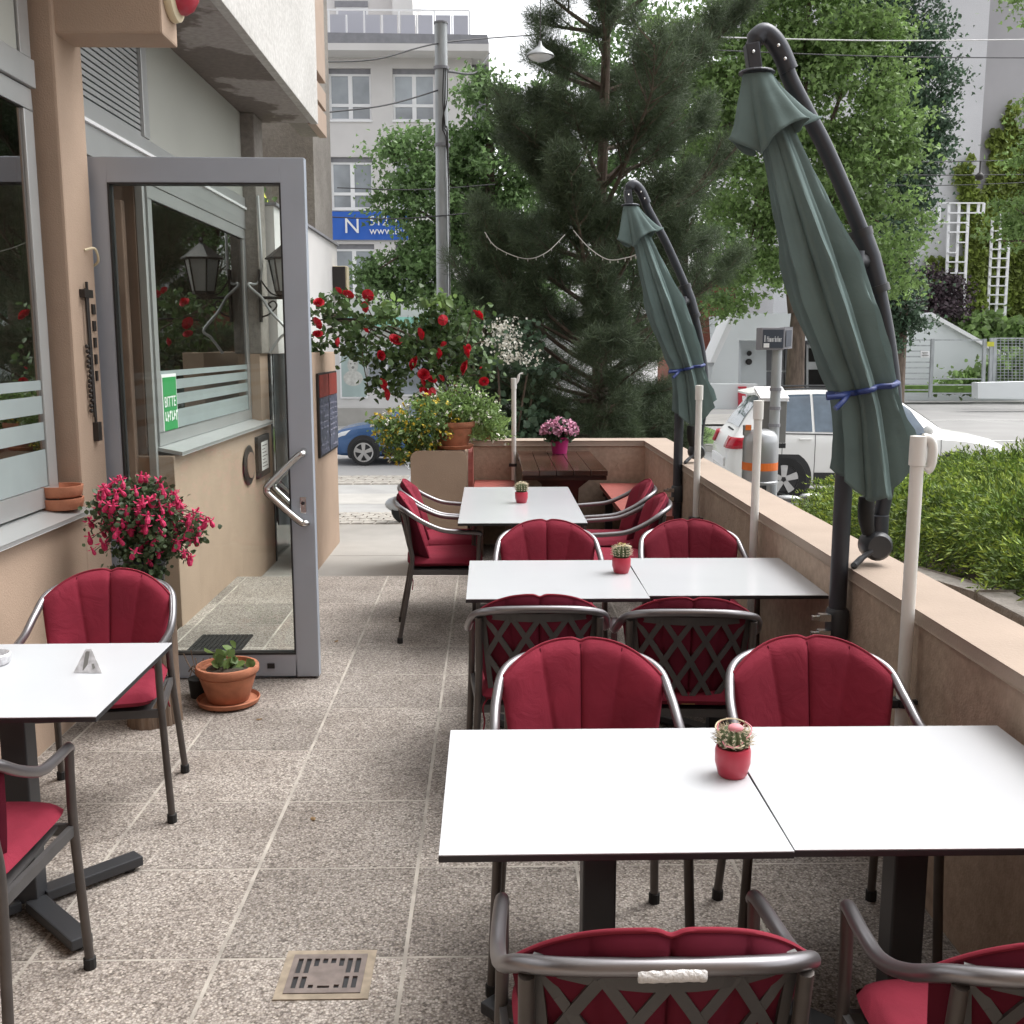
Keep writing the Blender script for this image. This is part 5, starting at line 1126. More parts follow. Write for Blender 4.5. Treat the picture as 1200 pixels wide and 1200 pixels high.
# ================================================================ UTILITY POLE, WIRES, STREET LAMP
q0 = P(521, 460, 15); UX = q0.x
t = thing('utility_pole', 'grey galvanised utility pole with cables running down it in front of the green trees', 'pole', (UX, 15, GZ(UX)))
ptop = P(519, 28, 15).z
MB().lathe([(.105, GZ(UX)), (.10, 1.5), (.096, 3.9), (.092, 3.92), (.085, ptop), (.075, ptop + .01)], (UX, 15, 0), 22).build('shaft', 'galv', t, smooth=40)
MB().lathe([(.097, ptop), (.097, ptop + .02)], (UX, 15, 0), 20).build('cap', 'roofgrey', t)
for yy in (82, 172): z = P(521, yy, 15).z; MB().lathe([(.094, z), (.108, z), (.108, z + .04), (.094, z + .04)], (UX, 15, 0), 18).build('band', 'roofgrey', t)
mb = MB()
zt = P(521, 82, 15).z
for k in range(3): mb.tube(smoothpath([(UX + .04 + .02 * k, 14.90, zt), (UX + .02 + .03 * k, 14.89, zt - .4), (UX + .05 - .02 * k, 14.89, zt - .75), (UX + .085, 14.92, zt - 1.1 - .2 * k), (UX + .09, 14.93, 1 - k)], 5), .008, 5)
mb.build('cables', 'iron', t)
def wire(label, pts, r=.008, m='wire', sag=.0, grp='overhead wires across the street'):
    t = thing('overhead_wire', label, 'wire', pts[0], 0, grp)
    MB().tube(smoothpath(pts, 8), r, 5).build('cable', m, t)
def W(a, b, Ya, Yb=None, sag=.15):
    A = P(*a, Ya); B_ = P(*b, Yb or Ya); m_ = (A + B_) / 2; m_.z -= sag; return [A, m_, B_]
zc_ = P(521, 48, 15)
wire('wire from the pole down to the left across the top balcony', W((340, 72), (519, 50), 13, 15, .1) + [P(640, 40, 17)], .010)
wire('thick wire from the pole up to the roof corner', W((521, 83), (574, 62), 15, 36.6, .3), .022)
wire('thin wire from the pole to the left crossing the upper windows', W((380, 132), (519, 104), 13.5, 15, .06), .010)
wire('wire across the lower windows at the height of the blue banner', W((380, 254), (548, 250), 14.9, 14.9, .05), .009)
wire('wire across the second floor windows above the blue banner', W((395, 220), (580, 216), 15.4, 15.4, .05), .008)
wire('pale wire across the right tower near the umbrella top', W((820, 43), (1240, 46), 22, 22, .05), .013, 'wirew')
wire('dark wire across the right tower just below the pale one', W((820, 58), (1240, 68), 22, 22, .05), .012)
wire('upper of the tram wires crossing at the ivy', W((900, 185), (1240, 186), 30, 30, .1), .014)
wire('middle tram wire carrying the small hanging lamp', W((930, 202), (1240, 204), 30, 30, .05), .014)
wire('lowest tram wire crossing below the hanging lamp', W((950, 214), (1240, 212), 30, 30, .1), .012)
p = P(1148, 206, 30)
t = thing('hanging_lamp', 'small dark lamp hanging from the tram wires before the ivy', 'lamp', p)
MB().lathe([(.02, .38), (.02, .1), (.08, .05), (.12, 0), (.11, -.08), (.05, -.12)], (0, 0, 0), 14).build('body', 'iron', t, smooth=50, world=False)
p = P(633, 66, 10.8)
t = thing('street_lamp', 'pale metal bell-shaped street lamp hanging in front of the pine top', 'street lamp', p)
MB().lathe([(.012, .14), (.02, .10), (.065, .06), (.13, .02), (.14, .0), (.13, -.004), (.10, .02)], (0, 0, 0), 26, close=False).build('shade', 'galv', t, smooth=50, world=False)
MB().lathe([(.12, -.004), (.09, -.03), (.03, -.05), (.001, -.055)], (0, 0, 0), 22, close=False).build('diffuser', 'clear', t, smooth=50, world=False)
MB().tube([(0, 0, .13), (0, 0, 1.2)], .006, 6).build('hanger', 'iron', t, world=False)
# string of lights between pine and umbrella
for lab, pp in (('white string of lights sagging along the left side of the pine', [(568, 272, 11.6), (582, 290, 11.4), (615, 303, 11.2), (640, 296, 11.2), (662, 275, 11.4)]), ('white string of lights from the pine trunk to the farther umbrella', [(672, 270, 11.4), (690, 290, 11), (712, 304, 10), (735, 302, 9), (749, 297, 7.4)])):
    pts = smoothpath([P(*a) for a in pp], 8); t = thing('light_string', lab, 'string lights', pts[0], 0, 'string lights hung in the pine')
    MB().tube(pts, .005, 5).build('cord', 'lightcord', t)
    mb = MB()
    for k in range(2, len(pts) - 1, 3): mb.lathe([(.001, -.03), (.005, -.025), (.004, 0)], tuple(pts[k]), 5)
    mb.build('bulbs', 'lightcord', t, kind='stuff')
# ================================================================ APARTMENT BUILDING
AY = 37.0
zb = GZ(-5)
t = thing('apartment_building', 'pale grey apartment block with white windows and roof terrace behind the utility pole', 'building', (-4, AY, zb))
xr = P(553, 150, AY).x
zs = [P(485, y, AY).z for y in (80, 141, 184, 245, 286, 347)]
zc = P(485, 68, AY).z
WIN = []
wx = [P(410, 110, AY).x, P(485, 110, AY).x]; dx = wx[1] - wx[0]
rows = [(zs[1], zs[0]), (zs[3], zs[2]), (zs[5], zs[4])]
ww = 1.42
for r_ in rows:
    for k in range(-3, 3):
        xc = wx[0] + k * dx
        if xc + ww / 2 < xr - .3: WIN.append((xc - ww / 2, xc + ww / 2, r_[0], r_[1]))
zg = P(480, 375, AY).z      # ground floor top
# wall with real openings
xs = sorted(set([-14, xr] + [v for w_ in WIN for v in w_[:2]])); zz = sorted(set([zg, zc] + [v for w_ in WIN for v in w_[2:]]))
mb = MB()
for i in range(len(xs) - 1):
    for j in range(len(zz) - 1):
        a, b = (xs[i] + xs[i + 1]) / 2, (zz[j] + zz[j + 1]) / 2
        if any(w_[0] < a < w_[1] and w_[2] < b < w_[3] for w_ in WIN): continue
        mb.add([(xs[i], AY, zz[j]), (xs[i + 1], AY, zz[j]), (xs[i + 1], AY, zz[j + 1]), (xs[i], AY, zz[j + 1])], [(0, 1, 2, 3)])
for w_ in WIN:
    a, b, c, d = w_; e = AY + .22
    mb.add([(a, AY, c), (b, AY, c), (b, AY, d), (a, AY, d), (a, e, c), (b, e, c), (b, e, d), (a, e, d)], [(0, 1, 5, 4), (1, 2, 6, 5), (2, 3, 7, 6), (3, 0, 4, 7)])
mb.build('facade_wall', 'plaster_g', t, fix=False)
MB().box(-14, xr - .001, AY + .3, AY + 12, zb - .3, zc).build('wall_core', 'plaster_g', t)
for (a, b, c, d) in WIN:
    y0 = AY + .14; fr = MB(); g = .07; zm = c + (d - c) * .30; xm = (a + b) / 2; dh = .16
    for (p0, p1, p2, p3) in ((a, b, c, c + g), (a, b, d - g - dh, d - dh), (a, a + g, c + g, d - g - dh), (b - g, b, c + g, d - g - dh), (a + g, b - g, zm - g * .7, zm + g * .7), (xm - g, xm + g, c + g, zm - g * .7), (xm - g, xm + g, zm + g * .7, d - g - dh)):
        fr.box(p0, p1, y0, y0 + .08, p2, p3)
    fr = fr.build('window', 'frame_w', t)
    MB().box(a, b, y0 - .02, y0 + .1, d - dh + .002, d).build('blind_box', 'roofgrey', fr)
    for (p0, p1) in ((a + g, xm - g), (xm + g, b - g)):
        MB().box(p0, p1, y0 + .03, y0 + .05, zm + g * .7, d - g - dh).build('pane', 'farglass', fr); MB().box(p0, p1, y0 + .03, y0 + .05, c + g, zm - g * .7).build('pane', 'farglass', fr)
    MB().box(a - .03, b + .03, AY - .05, AY + .13, c - .06, c - .002).build('sill', 'frame_w', fr)
# cornice, roof terrace, penthouse
xc1 = P(573, 62, AY - .9).x
MB().box(-14, xc1, AY - .9, AY + 12, zc + .002, zc + .22).build('cornice', 'plaster_g', t)
MB().prism([(-14, AY - .9, zc + .222), (xc1, AY - .9, zc + .222), (xc1 - .05, AY - .9, zc + .5), (-14, AY - .9, zc + .62)], (0, 1.0, 0)).build('eaves', 'roofgrey', t)
MB().box(xr + .002, xr + .5, AY + .8, AY + 12, zb, zc).build('side_wall', 'roofgrey', t)
z0, z1 = P(480, 50, AY).z, P(480, 21, AY).z; zr_ = P(480, 16, AY).z
px0 = [380, 407.5, 428, 448.5, 468.5, 489, 509.5, 530, 550.5]
X_ = [P(x, 36, AY).x for x in px0]
X_ = [X_[1] - (X_[2] - X_[1]) * k for k in range(6, 0, -1)] + X_[1:]
for a, b in zip(X_[:-1], X_[1:]): MB().box(a + .05, b - .05, AY - .32, AY - .29, z0, z1).build('balcony_panel', 'balglass', t)
for k, a in enumerate(X_): MB().box(a - .025, a + .025, AY - .30, AY - .25, z0 - .3, zr_ if k % 2 else z1).build('railing_post', 'frame_w', t)
MB().box(X_[0], X_[-1], AY - .30, AY - .26, zr_, zr_ + .05).build('top_rail', 'frame_w', t)
zp = P(480, -120, AY).z
xp = P(462, 10, AY + 3).x
MB().box(-14, xp, AY + 3, AY + 10, zc + .3, zp).build('penthouse', 'plaster_g', t)
MB().prism([(xp + .002, AY + 2.2, P(470, 18, AY + 2.2).z), (P(484, 18, AY + 2.2).x, AY + 2.2, P(470, 18, AY + 2.2).z), (P(480, 0, AY + 2.2).x, AY + 2.2, P(470, 0, AY + 2.2).z + 2), (xp + .002, AY + 2.2, P(470, 0, AY + 2.2).z + 2)], (0, 6, 0)).build('penthouse_wing', 'plaster_w', t)
a, b = P(394, 18, AY + 2.9), P(431, 3, AY + 2.9)
pw_ = MB().box(a.x, b.x, AY + 2.93, AY + 2.98, a.z - 1, b.z).build('window', 'frame_w', t); MB().box(a.x + .08, b.x - .08, AY + 2.90, AY + 2.925, a.z - 1, b.z - .22).build('pane', 'balglass', pw_); MB().box(a.x - .05, b.x, AY + 2.90, AY + 2.94, b.z - .15, b.z + .05).build('blind_box', 'roofgrey', pw_)
# ground floor shop
MB().box(-14, xr, AY - .12, AY + .28, zb - .3, zg).build('shop_front', 'plaster_w', t)
MB().box(P(405, 375, AY).x, P(512, 375, AY).x, AY - .55, AY - .125, P(450, 383, AY).z, P(450, 372, AY).z).build('shop_canopy', 'teal', t)
def shopwin(x0, y0, x1, y1, gl='farglass'):
    A = P(x0, y1, AY - .15); B_ = P(x1, y0, AY - .15)
    w_ = MB().box(A.x - .06, B_.x + .06, AY - .16, AY - .125, A.z - .06, B_.z + .06).build('shop_window', 'frame_w', t); MB().box(A.x, B_.x, AY - .175, AY - .162, A.z, B_.z).build('pane', gl, w_); return w_, A, B_
M['posterpale'] = mat('poster_pale', (.36, .45, .44), .4, var=.1, vs=1.5)
w_, A, B_ = shopwin(401, 405, 428, 465, 'posterpale')
mb = MB(); cx_, cz_ = (A.x + B_.x) / 2 - .02, A.z + (B_.z - A.z) * .62
mb.lathe([(.001, 0), (.19, .001)], (0, 0, 0), 18, 'y', close=False); mb.v = [(x + cx_, AY - .178, z * 1.35 + cz_) for x, y, z in mb.v]
o = len(mb.v); mb.lathe([(.001, 0), (.34, .001)], (0, 0, 0), 18, 'y', close=False); mb.v[o:] = [(x + cx_, AY - .1765, z * .8 + cz_ - .45) for x, y, z in mb.v[o:]]
M['dog'] = mat('animal_print', (.50, .50, .47), .5, var=.2, vs=9); mb.build('dog_poster', 'dog', w_, fix=False)
mb = MB()
for dx_, dz_, r_ in ((-.07, .05, .03), (.07, .05, .03), (0, -.08, .05)): o = len(mb.v); mb.lathe([(.001, 0), (r_, .001)], (0, 0, 0), 10, 'y', close=False); mb.v[o:] = [(x + cx_ + dx_, AY - .180, z + cz_ + dz_) for x, y, z in mb.v[o:]]
mb.build('dog_poster_face', 'steelbox', w_, fix=False)
shopwin(432, 405, 446, 455); shopwin(455, 405, 500, 462)
MB().box(-14, xr, AY - .2, AY - .125, zb - .3, P(420, 478, AY).z).build('plinth', 'slab', t)
p = P(535, 440, AY - 2)
tt = thing('shop_flag', 'red and white upright shop sign seen between the roses and pot flowers', 'sign', (p.x, AY - 2, zb))
MB().box(p.x - .09, p.x + .09, AY - 2.02, AY - 1.98, P(535, 462, AY - 2).z, P(535, 418, AY - 2).z).build('panel', 'redsign', tt); MB().tube([(p.x, AY - 1.95, zb), (p.x, AY - 1.95, P(535, 418, AY - 2).z)], .03, 6).build('post', 'galv', tt)
# white shop block right of the pole
a, b = P(536, 470, AY + 4), P(600, 385, AY + 4)
tt = thing('white_shop_building', 'low white building glimpsed between the pole and the pine', 'building', (a.x, AY + 4, zb))
MB().box(a.x - 1.2, b.x + 3, AY + 4, AY + 9, zb - .3, b.z).build('wall', 'plaster_w', tt); MB().box(a.x - 1.3, b.x + 3.1, AY + 3.9, AY + 9.1, b.z + .002, b.z + .25).build('roof_edge', 'frame_w', tt)
# banner
a, b = P(398, 281, AY - .1), P(500, 248, AY - .1)
tt = thing('blue_banner', 'blue advertising banner with white letters fixed below the second floor windows', 'banner', (a.x, AY - .1, a.z))
MB().grid(lambda u, v: (a.x - .35 + (P(478, 264, AY - .1).x - a.x + .35) * u, AY - .1 + .02 * math.sin(u * 30) * math.sin(v * 5), a.z + (b.z - a.z) * v), 40, 6).build('cloth', 'signblue', tt, smooth=60)
rx = (R(90), 0, 0)
p = P(403, 273, AY - .16); text('lettering', 'N', .72, (p.x, AY - .17, p.z), rx, 'signwhite', tt, .004)
p = P(432.5, 264, AY - .16); text('lettering', '512 2', .44, (p.x, AY - .17, p.z), rx, 'signwhite', tt, .004)
p = P(433, 274.5, AY - .16); text('lettering', 'www.bu', .36, (p.x, AY - .17, p.z), rx, 'signwhite', tt, .004)
# box lamp on the neighbouring facade
a = P(393, 340, 12.0)
tt = thing('box_sign', 'small dark box sign with a pale side projecting from the white parapet over the roses', 'sign', (a.x, 11.9, 2.1))
zt, zb2 = P(400, 312, 11.8).z, P(400, 345, 11.8).z
MB().box(-1.724, P(408, 330, 11.8).x, 11.75, 11.90, zb2, zt).build('side', 'cream', tt, bevel=.01); MB().box(-1.722, P(408, 330, 11.8).x - .02, 11.70, 11.748, zb2 + .01, zt - .01).build('face', 'iron', tt)
# ================================================================ BROADLEAF TREES
def broad(name, label, base, top, r0, lobes, ncl, per, spread, size, m, limbs=(), shape=None, group=None, flat=0):
    t = thing(name, label, 'tree', base, 0, group)
    tree_limbs(base, top, r0, [(.35 + .5 * i / max(1, len(lobes)), c) for i, (c, r) in enumerate(lobes)]).build('trunk', 'barkdark', t, smooth=60)
    v, f = leaf_mesh(clumps(lobes, ncl, per, spread), size, shape or ((0, 0), (.26, .55), (.5, .2), (1, 0))); np_obj('crown', v, f, m, t)
    return t
def L3(x, y, Y, r, dy=None): p = P(x, y, Y); k = r / FPX * Y; return (tuple(p), (k, dy or k * .9, k * .85))
Y = 26
broad('street_tree', 'green street tree behind the utility pole with branches over the blue banner', (P(560, 470, Y).x, Y, GZ(-.5)), tuple(P(575, 130, Y)), .16,
      [L3(575, 130, Y, 36), L3(590, 190, Y, 55), L3(540, 170, Y, 32), L3(490, 185, Y, 32), L3(510, 240, Y, 50), L3(470, 235, Y, 26), L3(590, 270, Y, 60), L3(530, 310, Y, 52), L3(470, 320, Y, 38), L3(435, 322, Y, 16), L3(455, 178, Y, 12), L3(560, 370, Y, 50), L3(600, 350, Y, 50), L3(620, 200, Y, 30), L3(570, 95, Y, 14)],
      430, 80, .24, .115, 'leafl')
Y = 25
broad('maple_tree', 'bright green maple in the upper right between the pine and the large umbrella', (P(930, 470, Y).x, Y, GZ(6)), tuple(P(930, 60, Y)), .22,
      [L3(880, 20, Y, 60), L3(950, 20, Y, 75), L3(1000, 70, Y, 62), L3(1040, 130, Y, 42), L3(930, 110, Y, 80), L3(1000, 190, Y, 65), L3(1060, 170, Y, 26), L3(940, 220, Y, 75), L3(870, 120, Y, 60), L3(880, 230, Y, 55), L3(1030, 260, Y, 52), L3(1010, 320, Y, 45), L3(1050, 330, Y, 26), L3(870, 320, Y, 45), L3(930, 320, Y, 40), L3(800, 60, Y, 50), L3(820, 150, Y, 40), L3(960, -60, Y, 80), L3(860, 350, Y, 22)],
      520, 95, .24, .115, 'leaf')
Y = 36
broad('dark_street_tree', 'tall dark green tree in front of the pale concrete tower', (P(1050, 455, Y).x, Y, GZ(9)), tuple(P(1060, 60, Y)), .25,
      [L3(1040, -20, Y, 45), L3(1050, 50, Y, 48), L3(1080, 100, Y, 32), L3(1062, 150, Y, 46), L3(1040, 200, Y, 46), L3(1068, 235, Y, 24), L3(1025, 280, Y, 42), L3(1030, 340, Y, 38), L3(1055, 368, Y, 28), L3(1085, 185, Y, 22), L3(1010, 40, Y, 45), L3(1035, 395, Y, 22)],
      500, 80, .30, .135, 'leafd')
Y = 24
broad('light_green_tree', 'branches of a light green tree reaching in at the right edge over the ivy', (P(1330, 480, Y).x, Y, GZ(9)), tuple(P(1330, 120, Y)), .2,
      [L3(1190, 245, Y, 22), L3(1215, 262, Y, 26), L3(1170, 282, Y, 12), L3(1205, 130, Y, 16), L3(1200, 5, Y, 18), L3(1260, 200, Y, 60), L3(1330, 120, Y, 90), L3(1300, 300, Y, 60)], 220, 60, .2, .105, 'leaf')
Y = 44
broad('background_tree', 'green tree far behind the pine and the umbrellas', (P(790, 450, Y).x, Y, -.8), tuple(P(800, 150, Y)), .3,
      [L3(760, 60, Y, 90), L3(820, 130, Y, 80), L3(760, 200, Y, 90), L3(840, 240, Y, 70), L3(800, 310, Y, 60), L3(860, 330, Y, 30), L3(700, 130, Y, 80), L3(690, 260, Y, 90), L3(740, 350, Y, 60)], 330, 70, .42, .20, 'leafl')
# purple shrub before the trellis, ivy, bank planting
Y = 50
p = P(1105, 345, Y)
t = thing('purple_shrub', 'dark purple leaved shrub in front of the left white trellis', 'shrub', (p.x, Y, P(1105, 395, Y).z))
MB().tube([tuple(P(1105, 400, Y)), tuple(P(1105, 350, Y))], .05, 6).build('trunk', 'barkdark', t)
v, f = leaf_mesh(clumps([L3(1105, 335, Y, 18), L3(1120, 350, Y, 13), L3(1090, 325, Y, 11), L3(1100, 362, Y, 14), L3(1085, 348, Y, 11), L3(1115, 370, Y, 12)], 80, 30, .30), .17); np_obj('foliage', v, f, 'purple', t)
# ================================================================ TOWER WITH IVY AND TRELLISES
TY = 52
xa, xb = P(985, 200, TY).x, P(1147, 200, TY).x
xm_top = P(1167, 0, TY).x
t = thing('concrete_tower', 'tall pale rendered tower block with a darker side at the upper right', 'building', (xb, TY, -.8))
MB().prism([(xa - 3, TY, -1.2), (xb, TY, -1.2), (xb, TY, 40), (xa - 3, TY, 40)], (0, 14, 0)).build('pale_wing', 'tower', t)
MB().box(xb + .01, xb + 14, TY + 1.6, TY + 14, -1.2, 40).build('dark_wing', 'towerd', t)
def ivy(label, quads, n, size=.25):
    pts = []; tot = sum(q[4] for q in quads)
    for (x0, y0, x1, y1, wgt, YY) in quads:
        k = int(n * wgt / tot)
        for _ in range(k):
            u, v_ = random.random(), random.random(); pts.append(np.array(P(x0 + (x1 - x0) * u + 2.5 * math.sin(v_ * 19), y0 + (y1 - y0) * v_, YY - .12 - .25 * random.random())))
    p0 = Vector(pts[0]); t = thing('ivy', label, 'climbing plant', (p0.x, p0.y, -.5), 0, 'ivy on the tower')
    v, f = leaf_mesh(np.array(pts), size, up=.5, dirs=np.tile([0, -.5, -.9], (len(pts), 1))); np_obj('leaves', v, f, 'ivy', t)
ivy('yellow green ivy column climbing the pale tower wing behind the left trellis', [(1130, 225, 1152, 400, 4, TY), (1126, 212, 1142, 240, .5, TY), (1085, 300, 1130, 380, 1.8, TY), (1120, 190, 1130, 215, .15, TY), (1134, 180, 1138, 215, .15, TY)], 9000)
ivy('dark green ivy covering the tower side behind the right trellis', [(1152, 215, 1185, 400, 4, TY + 1.6), (1160, 150, 1182, 215, .8, TY + 1.6), (1180, 190, 1230, 400, 5, TY + 1.6), (1178, 122, 1190, 190, .4, TY + 1.6), (1190, 150, 1230, 200, .8, TY + 1.6)], 14000)
def trellis(label, ups, y0, y1, rungs, YY, extra=()):
    p = P(ups[0], y1, YY); t = thing('white_trellis', label, 'trellis', (p.x, YY, p.z), 0, 'white trellises on the ivy wall')
    for u in ups: a, b = P(u[1], y1, YY), P(u[0], y0, YY); MB().bar(a, b, .11, .08, (0, 1, 0)).build('upright', 'frame_w', t)
    for (x0, x1, y) in rungs: MB().bar(P(x0, y, YY - .1), P(x1, y, YY - .1), .09, .06, (0, 1, 0)).build('rung', 'frame_w', t)
_tr = trellis
def trellis2(label, ups, y0, y1, rungs, YY):
    p = P(ups[0][1], y1, YY); t = thing('white_trellis', label, 'trellis', (p.x, YY, p.z), 0, 'white trellises on the ivy wall')
    for (xt, xb_, yt, yb) in ups: MB().bar(P(xb_, yb, YY), P(xt, yt, YY), .13, .08, (0, 1, 0)).build('upright', 'frame_w', t)
    for (x0, x1, y) in rungs: MB().bar(P(x0, y, YY - .1), P(x1, y, YY - .1), .11, .06, (1, 0, 0)).build('rung', 'frame_w', t)
trellis2('left white trellis with a wider top in front of the pale ivy column', [(1101, 1100, 238, 262, ), (1112, 1108, 238, 370), (1124, 1118, 238, 375), (1135, 1129, 238, 370), (1147, 1146, 238, 250), (1153, 1152, 238, 250)], 238, 370,
         [(1101, 1153, 238), (1112, 1153, 249.5), (1102, 1134, 261), (1112, 1134, 272), (1122, 1133, 284), (1111, 1122, 296), (1110, 1132, 307), (1109, 1131, 320), (1109, 1130, 332), (1108, 1130, 344), (1108, 1130, 356), (1107, 1130, 366)], TY - 1)
trellis2('right white ladder trellis on the dark ivy', [(1163, 1157, 255, 375), (1173.5, 1167, 250, 370), (1184, 1177, 249, 376)], 250, 375, [(1163 - .5 * k, 1184 - .55 * k, 260 + 10.7 * k) for k in range(11)], TY - .2)
# ================================================================ WHITE GARAGE ENTRANCE
GY = 46
t = thing('garage_entrance', 'white low garage entrance with sloping side walls and grey gate', 'building', (P(930, 460, GY).x, GY, -.8))
zgd = -1.0
def gp(x, y, Y_=GY): return tuple(P(x, y, Y_))
MB().prism([gp(864, 367), gp(1000, 367), gp(1000, 399), gp(866, 399)], (0, 6, 0)).build('lintel', 'garage', t)
MB().prism([gp(866, 399.6), gp(864, 367), gp(835, 430), gp(828, 480), gp(865, 480)], (0, 1.6, 0)).build('side_wall', 'garage', t)
MB().prism([gp(858, 366, GY - .3), gp(866, 366, GY - .3), gp(838, 425, GY - .3), gp(832, 425, GY - .3)], (0, 2, 0)).build('sloping_cap', 'frame_w', t)
MB().prism([gp(868, 399, GY + 1.7), gp(898, 399, GY + 1.7), gp(898, 480, GY + 1.7), gp(868, 480, GY + 1.7)], (0, .3, 0)).build('recess_wall', 'garage', t)
for (x0, x1) in ((897, 918), (920, 943)):
    for (y0, y1) in ((408, 434), (436, 462)):
        MB().prism([gp(x0, y1, GY + 2), gp(x1, y1, GY + 2), gp(x1, y0, GY + 2), gp(x0, y0, GY + 2)], (0, .1, 0)).build('gate_panel', 'garagedoor', t)
MB().prism([gp(895, 405, GY + 2.2), gp(1000, 405, GY + 2.2), gp(1000, 475, GY + 2.2), gp(895, 475, GY + 2.2)], (0, .1, 0)).build('gate_frame', 'alu', t)
dd = MB().prism([gp(945, 404, GY + 1.95), gp(985, 404, GY + 1.95), gp(985, 457, GY + 1.95), gp(945, 457, GY + 1.95)], (0, .1, 0)).build('gate_door', 'alu', t)
for (y0, y1) in ((408, 424), (433, 454)): MB().prism([gp(948, y1, GY + 1.9), gp(982, y1, GY + 1.9), gp(982, y0, GY + 1.9), gp(948, y0, GY + 1.9)], (0, .03, 0)).build('pane', 'dark', dd)
MB().prism([gp(1000, 367), gp(1094, 369), gp(1204, 432), gp(1204, 475), gp(1000, 475)], (0, 5, 0)).build('ramp_wall', 'garage', t)
MB().prism([gp(1092, 366, GY - .2), gp(1210, 432, GY - .2), gp(1210, 437, GY - .2), gp(1092, 371, GY - .2)], (0, 5.4, 0)).build('sloping_cap', 'frame_w', t)
MB().lathe([(.1, 0), (.14, .02), (.14, .2), (.06, .25)], gp(878, 424, GY + 1.55), 10, 'y').build('wall_lamp', 'iron', t)
MB().ball(gp(878, 414, GY + 1.55), .12, 10, 6).build('wall_lamp', 'iron', t)
t = thing('brick_building', 'red brick wall seen behind the garage roof through the branches', 'building', (P(880, 360, 60).x, 60, -.8))
MB().prism([gp(790, 330, 60), gp(1010, 330, 60), gp(1010, 480, 60), gp(790, 480, 60)], (0, 6, 0)).build('wall', 'brick', t)
t = thing('low_white_wall', 'low white wall with a red notice box left behind the white car', 'wall', (P(860, 460, 40).x, 40, -.8))
MB().prism([gp(830, 450, 40), gp(888, 450, 40), gp(888, 484, 40), gp(830, 484, 40)], (0, .4, 0)).build('wall_body', 'garage', t)
tt = thing('red_notice_box', 'red and white box mounted on the low white wall behind the car', 'sign', gp(870, 465, 39.9))
MB().prism([gp(866, 480, 39.7), gp(874, 480, 39.7), gp(874, 460, 39.7), gp(866, 460, 39.7)], (0, .2, 0)).build('box', 'redsign', tt); MB().prism([gp(866, 455.5, 39.7), gp(875, 455.5, 39.7), gp(875, 453, 39.7), gp(866, 453, 39.7)], (0, .2, 0)).build('strip', 'redsign', tt)
MB().prism([gp(870, 469, 39.65), gp(873.5, 469, 39.65), gp(873.5, 464, 39.65), gp(870, 464, 39.65)], (0, .04, 0)).build('notice', 'signwhite', tt)
t = thing('low_white_wall', 'low white wall at the right edge beside the wire fence', 'wall', gp(1150, 465, 38))
MB().prism([gp(1146, 448.5, 38), gp(1260, 446, 38), gp(1260, 468, 38), gp(1146, 467, 38)], (0, .5, 0)).build('wall_body', 'garage', t)
# bank with shrubs, grass strip
struct(MB().prism([gp(1100, 372, GY + 5.5), gp(1300, 372, GY + 5.5), gp(1300, 480, GY + 5.5), gp(1204, 440, GY + 5.5)], (0, .5, 0)).build('planted_bank', 'grass'))
bt = thing('bank_shrubs', 'low green shrubs covering the bank above the sloping white wall', 'shrubs', gp(1170, 385, GY + 4))
v, f = leaf_mesh(clumps([L3(1130, 380, GY + 4, 16), L3(1160, 385, GY + 4, 20), L3(1190, 390, GY + 4, 22), L3(1215, 400, GY + 3, 22), L3(1240, 400, GY + 3, 30)], 120, 26, .3), .3); np_obj('foliage', v, f, 'leaf', bt)
bt = thing('fence_shrubs', 'low green shrubs behind the wire fence at the foot of the sloping wall', 'shrubs', gp(1150, 440, 44))
v, f = leaf_mesh(clumps([L3(1112, 450, 44, 9), L3(1140, 445, 44, 13), L3(1170, 436, 44, 16), L3(1200, 432, 44, 20), L3(1220, 440, 44, 22)], 100, 24, .25), .24); np_obj('foliage', v, f, 'leaf', bt)
struct(MB().prism([gp(1060, 460, 43), gp(1150, 460, 43), gp(1150, 452, 43), gp(1060, 452, 43)], (0, 1.5, 0)).build('grass_strip', 'grass'))
# wire fence
FY = 40
t = thing('wire_fence', 'grey wire mesh fence with posts in front of the sloping white wall', 'fence', gp(1090, 465, FY), 0)
for (xt, xb_, yt, yb) in ((1093, 1090, 397, 466), (1054, 1056, 397, 466), (1154, 1152, 397, 448), (1162, 1160, 396, 448), (1166, 1164, 396, 448)): MB().bar(gp(xb_, yb, FY), gp(xt, yt, FY), .12, .1, (0, 1, 0)).build('post', 'galv', t)
for k in range(10): MB().bar(gp(1050, 398.5 + 6.5 * k, FY), gp(1092, 398.5 + 6.5 * k, FY), .05, .04, (0, 1, 0)).build('rail', 'galv', t)
for y in (398.5, 444, 451, 461): MB().bar(gp(1092, y, FY), gp(1153, y, FY), .05, .04, (0, 1, 0)).build('rail', 'galv', t)
MB().bar(gp(1166, 396.5, FY), gp(1240, 396.5, FY), .05, .04, (0, 1, 0)).build('rail', 'galv', t)
mb = MB()
for k in range(15): mb.bar(gp(1166, 399 + 3.4 * k, FY), gp(1240, 399 + 3.4 * k, FY), .02, .02, (0, 1, 0))
for k in range(16): mb.bar(gp(1168 + 4.5 * k, 447, FY), gp(1168 + 4.5 * k, 397, FY), .02, .02, (0, 1, 0))
mb.build('wire_mesh', 'galv', t, kind='stuff')
tt = thing('fence_sign', 'small white notice plate on the wire fence', 'sign', gp(1083, 415, FY - .1))
MB().prism([gp(1079, 419, FY - .1), gp(1089.5, 419, FY - .1), gp(1089.5, 411, FY - .1), gp(1079, 411, FY - .1)], (0, .03, 0)).build('plate', 'signwhite', tt)
